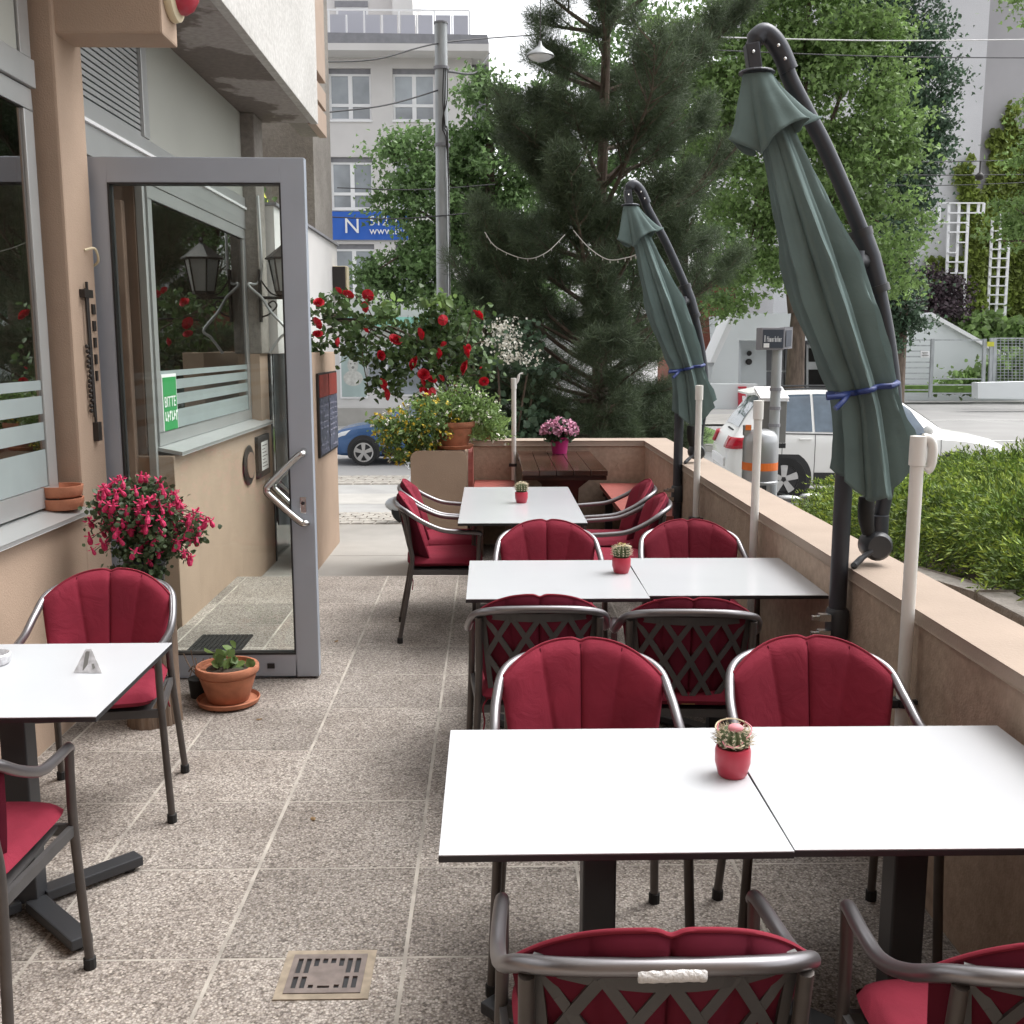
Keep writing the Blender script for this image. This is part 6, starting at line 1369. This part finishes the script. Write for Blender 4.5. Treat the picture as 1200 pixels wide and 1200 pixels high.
mb = MB(); mb.bar(gp(1081, 413.5, FY - .14), gp(1087, 413.5, FY - .14), .03, .04, (0, 1, 0)); mb.bar(gp(1081, 416.5, FY - .14), gp(1088, 416.5, FY - .14), .03, .04, (0, 1, 0)); mb.build('lettering', 'steelbox', tt)
tt = thing('fence_sign', 'small yellow plate on the fence posts', 'sign', gp(1161, 403, FY - .1))
MB().prism([gp(1157, 406, FY - .1), gp(1165, 406, FY - .1), gp(1165, 400.5, FY - .1), gp(1157, 400.5, FY - .1)], (0, .03, 0)).build('plate', 'yellow', tt)
# ================================================================ CARS
class CarShell:
    """stations: (x, z_sill, z_belt, z_roof, w_sill, w_belt, w_roof); x from rear 0 to nose."""
    def __init__(s, st): s.st = st; s.xs = [q[0] for q in st]
    def q(s, x): return [float(np.interp(x, s.xs, [a[k] for a in s.st])) for k in range(7)]
    def ring(s, x):
        _, zs, zb, zr, ws, wb, wr = s.q(x); zm = (zs + zb) / 2
        return [(0, zs), (ws * .9, zs), (ws, zs + .07), (max(ws, wb) * 1.0, zm - .02), (wb * 1.005, zb - .12), (wb * .985, zb), (wb * .965, zb + (zr - zb) * .06), (wr * 1.0, zr - (zr - zb) * .14), (wr * .90, zr - (zr - zb) * .03), (wr * .5, zr), (0, zr + .008)]
    def pt(s, x, k, side, off=0):
        r = s.ring(x); i = min(int(k), len(r) - 2); f = k - i
        y = r[i][0] + (r[i + 1][0] - r[i][0]) * f; z = r[i][1] + (r[i + 1][1] - r[i][1]) * f
        dy, dz = r[i + 1][0] - r[i][0], r[i + 1][1] - r[i][1]; l = math.hypot(dy, dz) or 1
        return Vector((x, side * (y + off * dz / l), z - off * dy / l))
    def body(s, n=70):
        mb = MB(); X = np.linspace(s.xs[0], s.xs[-1], n); m = len(s.ring(1))
        vs = []
        for x in X:
            r = s.ring(x); vs += [(x, y, z) for y, z in r] + [(x, -y, z) for y, z in r[-2:0:-1]]
        k = 2 * m - 2
        mb.add(vs, [(i * k + j, i * k + (j + 1) % k, (i + 1) * k + (j + 1) % k, (i + 1) * k + j) for i in range(n - 1) for j in range(k)] + [tuple(range(k - 1, -1, -1)), tuple((n - 1) * k + j for j in range(k))])
        return mb
    def patch(s, mb, xa, xb, ka, kb, side, off=.006, nx=10, nk=5, xa2=None, xb2=None):
        """side patch; (xa2, xb2) are the x limits at the upper edge kb."""
        xa2 = xa if xa2 is None else xa2; xb2 = xb if xb2 is None else xb2
        return mb.grid(lambda u, v: s.pt((xa + (xb - xa) * u) * (1 - v) + (xa2 + (xb2 - xa2) * u) * v, ka + (kb - ka) * v, side, off), nx, nk)
    def over(s, mb, xa, xb, yk, off=.006, nx=8, ny=9):
        """patch across the top from side to side between x=xa and x=xb."""
        def fn(u, v):
            x = xa + (xb - xa) * u; a = v * 2 - 1; p_ = s.pt(x, 10 - abs(a) * (10 - yk), 1 if a >= 0 else -1, 0)
            d = 1 if s.q(min(x + .05, s.xs[-1]))[3] < s.q(max(x - .05, 0))[3] else -1
            return p_ + Vector((d * off, 0, off))
        return mb.grid(fn, nx, ny)
def wheel(parent, x, y, side, r=.335, w=.2, spokes=5):
    wt = MB().lathe([(r * .62, -w / 2), (r * .94, -w / 2), (r, -w * .36), (r, w * .36), (r * .94, w / 2), (r * .70, w / 2 - .01), (r * .66, w / 2 - .03)], (x, y, r), 30, 'y', close=False).build('wheel', 'rubber', parent, smooth=35, world=False)
    yo = y + side * w / 2
    MB().lathe([(r * .70, 0), (r * .72, side * .006), (r * .63, side * .002), (r * .60, -side * .05)], (x, yo - side * .01, r), 30, 'y', close=False).build('rim', 'rim', wt, smooth=35, world=False)
    mb = MB()
    for k in range(spokes):
        a = 2 * PI * k / spokes + .3; e = Vector((math.cos(a), 0, math.sin(a))); c = Vector((x, yo - side * .025, r)); tng = Vector((-math.sin(a), 0, math.cos(a)))
        i0, o0 = c + e * r * .10, c + e * r * .66; hw0, hw1 = r * .10, r * .16
        mb.prism([i0 - tng * hw0, o0 - tng * hw1, o0 + tng * hw1, i0 + tng * hw0], (0, side * .02, 0))
    mb.lathe([(r * .16, -.01), (r * .16, .012), (.001, .016)], (x, yo - side * .012, r), 14, 'y', close=False)
    mb.build('spokes', 'rim', wt, world=False); MB().lathe([(r * .62, -.004), (r * .62, .004)], (x, yo - side * .06, r), 24, 'y').build('brake', 'black', wt, world=False)
    return wt
def car(name, label, st, paint, loc, rz, L, whl, glassx, rearglass, frontglass, r=.335, extra=None):
    t = thing(name, label, 'car', (0, 0, 0), 0)
    cs = CarShell(st); W_ = max(q[5] for q in st)
    cs.body().build('body', paint, t, smooth=42, world=False)
    for side in (-1, 1):
        for x in whl:
            ar = MB()
            for k in range(1): ar.lathe([(.001, 0), (r + .065, 0)], (x, side * (W_ + .006), r + .02), 32, 'y', close=False)
            av = [p for p in ar.v]; ar.v = [(a, b - side * .004, max(c, st[2][1] - .16)) for a, b, c in av]
            ar.lathe([(r + .065, side * -.25), (r + .065, side * .0)], (x, side * (W_ + .004), r + .02), 32, 'y', close=False); ar.v = [(a, b, max(c, .17)) for a, b, c in ar.v]
            ar.build('wheel_arch', 'black', t, world=False, fix=False)
            wheel(t, x, side * (W_ - .075), side, r)
        for (a, b, a2, b2) in glassx:
            mb = MB(); cs.patch(mb, a, b, 6.05, 7.75, side, .007, 12, 6, a2, b2); mb.build('side_window', 'carglass', t, smooth=60, world=False)
        mb = MB(); cs.patch(mb, glassx[0][0] - .06, glassx[-1][1] + .08, 5.55, 6.0, side, .009, 20, 2); mb.build('window_trim', 'black', t, world=False)
        mb = MB(); cs.patch(mb, whl[0] + r + .1, whl[1] - r - .1, 1.6, 2.5, side, .012, 16, 3); mb.build('sill_trim', 'black', t, world=False)
        for (xa, xb) in ((glassx[0][1] - .2, glassx[0][1] - .02), (glassx[-1][0] + .12 if len(glassx) > 1 else 0, glassx[-1][0] + .3 if len(glassx) > 1 else .01)):
            if xb > .1:
                h = cs.pt((xa + xb) / 2, 4.6, side, .02); MB().bar(h - Vector((.1, 0, 0)), h + Vector((.1, 0, 0)), .03, .03).build('door_handle', paint, t, world=False, bevel=.008)
        for xd in [g[1] + .04 for g in glassx[:-1]] + [glassx[-1][1] + .12, glassx[0][0] + .2]:
            mb = MB(); mb.tube([cs.pt(xd, k, side, .001) for k in (2.2, 3, 4, 5, 5.9)], .005, 4); mb.build('door_seam', 'black', t, world=False)
        m_ = cs.pt(glassx[-1][1] - .1, 5.9, side, .12); MB().ball(m_ + Vector((0, 0, .05)), (.07, .11, .085), 12, 8).build('mirror', paint, t, smooth=60, world=False)
    mb = MB(); cs.over(mb, rearglass[0], rearglass[1], 8.15, .008); mb.build('rear_window', 'carglass', t, smooth=60, world=False)
    mb = MB(); cs.over(mb, frontglass[0], frontglass[1], 8.1, .008); mb.build('windscreen', 'carglass', t, smooth=60, world=False)
    if extra: extra(t, cs)
    t.location = loc; t.rotation_euler = (0, 0, rz); return t
SUV = [(0, .42, .72, .80, .70, .78, .70), (.05, .34, .86, .94, .80, .86, .78), (.14, .30, .98, 1.04, .86, .89, .76), (.30, .27, 1.02, 1.30, .88, .905, .66), (.52, .26, 1.03, 1.60, .88, .905, .60), (.75, .25, 1.03, 1.665, .89, .905, .60), (1.4, .25, 1.02, 1.69, .89, .905, .62), (2.2, .25, 1.0, 1.675, .89, .905, .62), (2.65, .25, .99, 1.58, .89, .905, .62), (3.0, .25, .985, 1.34, .89, .90, .66), (3.32, .25, .975, 1.10, .89, .90, .74), (3.6, .26, .95, 1.06, .88, .895, .76), (4.0, .28, .88, .99, .86, .87, .74), (4.25, .30, .76, .87, .80, .82, .68), (4.40, .36, .60, .70, .66, .70, .58)]
def suv_extra(t, cs):
    for side in (-1, 1):
        cols = [(-.012, .55, .075), (-.012, .74, .075), (.03, .872, .07), (.13, .915, .03), (.40, .926, .0)]
        mb = MB(); mb.grid(lambda u, v: (cols[int(u * 4 + .01)][0] + cols[int(u * 4 + .01)][2] * v, side * cols[int(u * 4 + .01)][1], .825 + (.175 - .03 * (u > .9)) * v + .03 * (u > .9)), 5, 4); tl = mb.build('tail_light', 'taillight', t, smooth=60, world=False, fix=False); so = tl.modifiers.new('thickness', 'SOLIDIFY'); so.thickness = .03; so.offset = 0
        mb = MB()
        for (xx, kk, rr) in ((.20, 4.55, .042), (.31, 4.55, .05)):
            c = cs.pt(xx, kk, side, .026); mb.lathe([(rr * .55, 0), (rr, .004), (rr * .9, .008), (rr * .5, .006)], (c.x, c.y, c.z), 14, 'y', close=False)
        mb.build('lamp_ring', 'clear', tl, world=False)
        mb = MB(); cs.patch(mb, 4.02, 4.36, 4.1, 5.3, side, .008, 6, 4); mb.build('headlight', 'clear', t, smooth=60, world=False)
        MB().tube(smoothpath([(.8, side * .60, 1.68), (.9, side * .60, 1.73), (2.2, side * .62, 1.735), (2.4, side * .62, 1.66)], 5), .017, 6).build('roof_rail', 'black', t, world=False)
    MB().box(-.035, .03, -.62, .62, .52, .66).build('number_plate_recess', 'signwhite', t, bevel=.01, world=False)
    MB().box(-.02, .2, -.80, .80, .26, .40).build('bumper_lower', 'black', t, bevel=.03, world=False)
    MB().bar((.02, -.72, .445), (.02, -.42, .445), .03, .03).build('reflector', 'taillight', t, world=False)
    MB().prism([(.36, -.58, 1.635), (.62, -.60, 1.69), (.62, .60, 1.69), (.36, .58, 1.635)], (0, 0, .03)).build('roof_spoiler', 'suvpaint', t, bevel=.01, world=False)
    MB().bar((.165, -.35, 1.075), (.155, .1, 1.09), .03, .02).build('wiper', 'black', t, world=False)
a = P(845, 560, 16.6)
car('white_suv', 'white parked suv seen from its rear left side behind the litter bin', SUV, 'suvpaint', (3.72, 16.9, GZ(4.8)), R(-4), 4.42, (.86, 3.47), ((.62, 1.28, .78, 1.28), (1.32, 2.20, 1.32, 2.16), (2.25, 3.10, 2.21, 2.62)), (.20, .53), (2.72, 3.28), .36, suv_extra)
HB = [(0, .40, .70, .78, .66, .74, .66), (.06, .32, .84, .90, .78, .83, .72), (.22, .26, .93, 1.05, .84, .87, .66), (.5, .22, .95, 1.28, .86, .885, .58), (.9, .20, .95, 1.40, .87, .885, .56), (1.6, .20, .94, 1.43, .87, .885, .56), (2.2, .20, .93, 1.40, .87, .885, .57), (2.6, .20, .92, 1.25, .87, .88, .60), (3.05, .20, .91, .985, .86, .875, .70), (3.5, .21, .86, .93, .85, .865, .72), (3.9, .23, .77, .84, .82, .84, .70), (4.15, .26, .64, .72, .74, .76, .62), (4.29, .32, .50, .58, .58, .62, .50)]
def hb_extra(t, cs):
    for side in (-1, 1):
        mb = MB(); cs.patch(mb, 3.80, 4.18, 4.3, 5.6, side, .008, 8, 4, 3.62, 4.10); mb.build('headlight', 'clear', t, smooth=60, world=False)
        mb = MB(); cs.patch(mb, .04, .34, 4.2, 5.3, side, .008, 6, 4); mb.build('tail_light', 'taillight', t, smooth=60, world=False)
pf_ = P(386, 546, 25)
car('blue_car', 'blue hatchback parked across the street behind the rose and pier flowers', HB, 'bluepaint', (pf_.x + 4.29, 25.2, GZ(pf_.x + 2)), R(180), 4.29, (.80, 3.38), ((.55, 1.45, .85, 1.42), (1.50, 2.78, 1.47, 2.30)), (.22, .75), (2.35, 3.0), .315, hb_extra)
# ================================================================ LITTER BIN, SIGN POLE, CABINET
BY = 10.0
g = GZ(2.7)
q = P(908, 480, BY)
t = thing('sign_pole', 'grey steel pole carrying the dark street name sign', 'pole', (q.x, BY, g))
MB().lathe([(.052, g), (.050, 1.0), (.047, P(906, 408, BY).z)], (q.x, BY, 0), 16).build('shaft', 'galv', t, smooth=40)
for yy in (458, 480, 500): z = P(908, yy, BY).z; MB().lathe([(.051, z), (.058, z), (.058, z + .03), (.051, z + .03)], (q.x, BY, 0), 14).build('band', 'roofgrey', t)
A, B_ = P(888.5, 410, BY), P(930, 383.5, BY)
t = thing('street_name_sign', 'dark blue street name box with pale lettering on top of the grey pole', 'sign', (A.x, BY, A.z))
xm = P(916, 400, BY).x
bx = MB().box(A.x, xm, BY - .10, BY + .10, A.z, B_.z - .005).build('box', 'roofgrey', t, bevel=.006); MB().prism([(xm + .004, BY - .08, A.z + .01), (B_.x, BY + .02, A.z + .015), (B_.x, BY + .06, A.z + .015), (xm + .004, BY + .10, A.z + .01)], (0, 0, B_.z - A.z - .01)).build('side_box', 'roofgrey', t, bevel=.004)
MB().box(A.x + .014, xm - .014, BY - .106, BY - .101, A.z + .018, B_.z - .024).build('panel', 'signdark', bx)
MB().prism([(xm + .02, BY - .078, A.z + .03), (B_.x - .012, BY + .008, A.z + .035), (B_.x - .012, BY + .012, A.z + .035), (xm + .02, BY - .074, A.z + .03)], (0, 0, B_.z - A.z - .06)).build('panel', 'signdark', t)
mb = MB(); zz = A.z + .075; x = A.x + .028; rnd2 = random.Random(11)
mb.box(x, x + .009, BY - .109, BY - .1065, zz, zz + .06); x += .024
while x < xm - .03:
    w_ = rnd2.uniform(.006, .013); h_ = rnd2.choice((.034, .034, .052)); mb.box(x, x + .004, BY - .109, BY - .1065, zz, zz + h_); mb.box(x + .004, x + w_, BY - .109, BY - .1065, zz + rnd2.choice((0, .028)), zz + rnd2.choice((.034, .038))); x += w_ + .005
mb.build('lettering', 'clear', bx); MB().box(A.x + .022, A.x + .075, BY - .109, BY - .1065, A.z + .022, A.z + .062).build('district_plate', 'signwhite', bx)
A, B_ = P(890, 519, BY + .12), P(922, 470, BY + .12)
t = thing('grey_cabinet', 'grey metal cabinet with a pale sloping top fixed behind the sign pole', 'cabinet', (A.x, BY + .2, A.z))
MB().box(A.x, B_.x, BY + .10, BY + .34, A.z, B_.z).build('housing', 'steelbox', t, bevel=.008)
MB().prism([(A.x - .01, BY + .085, B_.z + .002), (B_.x + .01, BY + .085, B_.z + .002), (B_.x + .01, BY + .36, B_.z + .10), (A.x - .01, BY + .36, B_.z + .10)], (0, 0, .03)).build('sloping_top', 'frame_w', t, bevel=.004)
MB().box(A.x - .0, B_.x, BY + .095, BY + .099, A.z - .05, A.z - .002).build('skirt', 'black', t)
q = P(891, 530, BY - .22); bx_ = q.x
t = thing('litter_bin', 'silver rounded litter bin with an orange band mounted at the sign pole', 'litter bin', (bx_, BY - .22, g))
zt, zb_ = P(891, 503, BY - .22).z, P(891, 566, BY - .22).z; br = .165
MB().lathe([(.001, zb_ + .02), (br * .96, zb_ + .02), (br * 1.0, zb_ + .03), (br * 1.0, zt - .12), (br * .93, zt - .06), (br * .74, zt - .02), (br * .4, zt), (.001, zt + .002)], (bx_, BY - .22, 0), 32, close=False).build('body', 'bin', t, smooth=45)
MB().lathe([(br * 1.04, zb_), (br * 1.07, zb_), (br * 1.07, zb_ + .022), (br * 1.005, zb_ + .03)], (bx_, BY - .22, 0), 32).build('rim', 'bin', t)
zo = P(891, 550, BY - .22).z; zo2 = P(891, 541, BY - .22).z
MB().lathe([(br * 1.006, zo), (br * 1.012, zo), (br * 1.012, zo2), (br * 1.006, zo2)], (bx_, BY - .22, 0), 32, close=False).build('orange_band', 'orange', t)
MB().box(bx_ - .165, bx_ - .10, BY - .26, BY - .18, zt - .06, zt + .04).build('ashtray', 'bin', t, bevel=.006); MB().box(bx_ - .160, bx_ - .108, BY - .275, BY - .262, zt - .005, zt + .045).build('ash_label', 'orange', t)
MB().box(bx_ - .03, bx_ + .03, BY - .05, BY - .045, zb_ + .1, zt - .1).lathe([(.03, g), (.03, zb_)], (bx_, BY - .22, 0), 10).build('bracket', 'char', t)
# ================================================================ SCOOTER BY THE ENTRANCE
p = P(474, 585, 16.3); g = GZ(-1) + .0; sx_, sy_ = p.x, 16.3
t = thing('motor_scooter', 'white and grey motor scooter with a red striped front parked behind the entrance pier', 'scooter', (sx_, sy_, -1.1))
gz0 = GZ(-1.2)
MB().lathe([(.12, -.05), (.19, -.05), (.21, -.03), (.21, .03), (.19, .05), (.12, .05)], (sx_ + .0, sy_, gz0 + .21), 22, 'y').build('wheel', 'rubber', t, smooth=40)
MB().lathe([(.12, -.05), (.19, -.05), (.21, -.03), (.21, .03), (.19, .05), (.12, .05)], (sx_ + 1.15, sy_, gz0 + .21), 22, 'y').build('wheel', 'rubber', t, smooth=40)
zt_ = P(470, 541, 16.3).z
def apron(u, v):
    a = (u - .5) * 2; return (sx_ - .12 + .34 * v + .10 * abs(a) ** 2, sy_ + a * (.14 + .04 * math.sin(PI * v)), gz0 + .36 + (zt_ - .06 - gz0 - .36) * v)
ap_ = MB().grid(apron, 11, 9).build('front_apron', 'suvpaint', t, smooth=60, fix=False); sm_ = ap_.modifiers.new('thickness', 'SOLIDIFY'); sm_.thickness = .03
for k in (-1, 1):
    mb = MB(); mb.grid(lambda u, v: Vector(apron(.5 + k * (.08 + .16 * u), .28 + .5 * v)) + Vector((-.006, 0, .004)), 4, 6); mb.build('stripe', 'redsign', ap_, fix=False)
    q_ = Vector((sx_ + .12, sy_ + k * .22, zt_ - .06)); MB().ball(q_, (.05, .05, .04), 10, 6).build('indicator', 'orange' if k > 0 else 'clear', t, smooth=60)
MB().ball((sx_ + .14, sy_, zt_ - .02), (.13, .17, .10), 14, 9).build('headset', 'bin', t, smooth=60)
MB().tube([(sx_ + .2, sy_ - .33, zt_ + .03), (sx_ + .17, sy_, zt_ + .06), (sx_ + .2, sy_ + .33, zt_ + .03)], .016, 8).build('handlebar', 'black', t)
MB().ball((sx_ - .08, sy_, gz0 + .30), (.23, .08, .13), 12, 8).build('mudguard', 'bin', t, smooth=60)
MB().box(sx_ + .2, sx_ + .75, sy_ - .16, sy_ + .16, gz0 + .24, gz0 + .34).build('footboard', 'black', t, bevel=.03)
MB().ball((sx_ + 1.0, sy_, gz0 + .52), (.42, .17, .24), 14, 9).build('rear_body', 'suvpaint', t, smooth=60)
MB().ball((sx_ + .95, sy_, gz0 + .76), (.40, .15, .08), 14, 8).build('saddle', 'rubber', t, smooth=60)
MB().tube([(sx_ + .05, sy_, gz0 + .21), (sx_ + .16, sy_, zt_)], .03, 8).build('fork', 'char', t)
# ================================================================ BICYCLES BEHIND THE HEDGE
def bicycle(x, y, g_, sc, frame, grip, label, rz):
    t = thing('bicycle', label, 'bicycle', (0, 0, 0), 0, 'bicycles behind the hedge')
    r = .30
    for wx_ in (-.5, .5):
        w_ = MB().tube([(wx_ + r * math.cos(a), 0, r + .02 + r * math.sin(a)) for a in np.linspace(0, 2 * PI, 29)], .018, 7).build('wheel', 'rubber', t, world=False, smooth=60)
        mb = MB()
        for k in range(10): a = k * PI / 5; mb.bar((wx_, 0, r + .02), (wx_ + .29 * math.cos(a), 0, r + .02 + .29 * math.sin(a)), .004, .004, (0, 1, 0))
        mb.build('spokes', 'rim', w_, world=False)
    mb = MB()
    for a, b in (((-.5, 0, .32), (-.08, 0, .28)), ((-.08, 0, .28), (-.2, 0, .72)), ((-.5, 0, .32), (-.19, 0, .68)), ((-.08, 0, .28), (.33, 0, .66)), ((-.19, 0, .66), (.32, 0, .72)), ((.5, 0, .32), (.30, 0, .80))): mb.tube([a, b], .018, 8)
    mb.build('frame', frame, t, world=False)
    MB().ball((-.24, 0, .78), (.13, .06, .035), 12, 7).build('saddle', 'bin', t, world=False, smooth=60)
    MB().tube([(-.2, 0, .72), (-.225, 0, .77)], .012, 6).build('seat_post', 'steel', t, world=False)
    hbm = MB().tube(smoothpath([(.22, -.27, .88), (.29, -.1, .86), (.29, .1, .86), (.22, .27, .88)], 4), .011, 8).build('handlebar', 'steel', t, world=False)
    for s_ in (-1, 1): MB().tube([(.20, s_ * .28, .885), (.25, s_ * .2, .872)], .016, 8).build('grip', grip, hbm, world=False)
    MB().box(-.14, -.02, -.09, .09, .18, .2).build('pedals', 'black', t, world=False)
    t.location = (x, y, g_); t.rotation_euler = (0, 0, rz); t.scale = (sc,) * 3; return t
M['bikeblue'] = mat('bicycle_violet', (.05, .04, .22), .35); M['bikered'] = mat('bicycle_red', (.5, .04, .06), .35); M['bikeyellow'] = mat('bicycle_yellow', (.62, .55, .03), .4)
q = P(927, 583, 9.6)
bicycle(q.x + .22, 9.6, q.z - .80, 1.0, 'bikeblue', 'bikered', 'violet bicycle with a grey saddle parked between the wall and the hedge', R(-15))
q = P(968, 590, 9.75)
bicycle(q.x + .1, 9.9, q.z - .72, 1.0, 'bikeyellow', 'bikeyellow', 'yellow bicycle parked behind the hedge next to the umbrella mast', R(20))
print('objects', len(bpy.data.objects), 'tris', sum(len(m.polygons) for m in bpy.data.meshes))
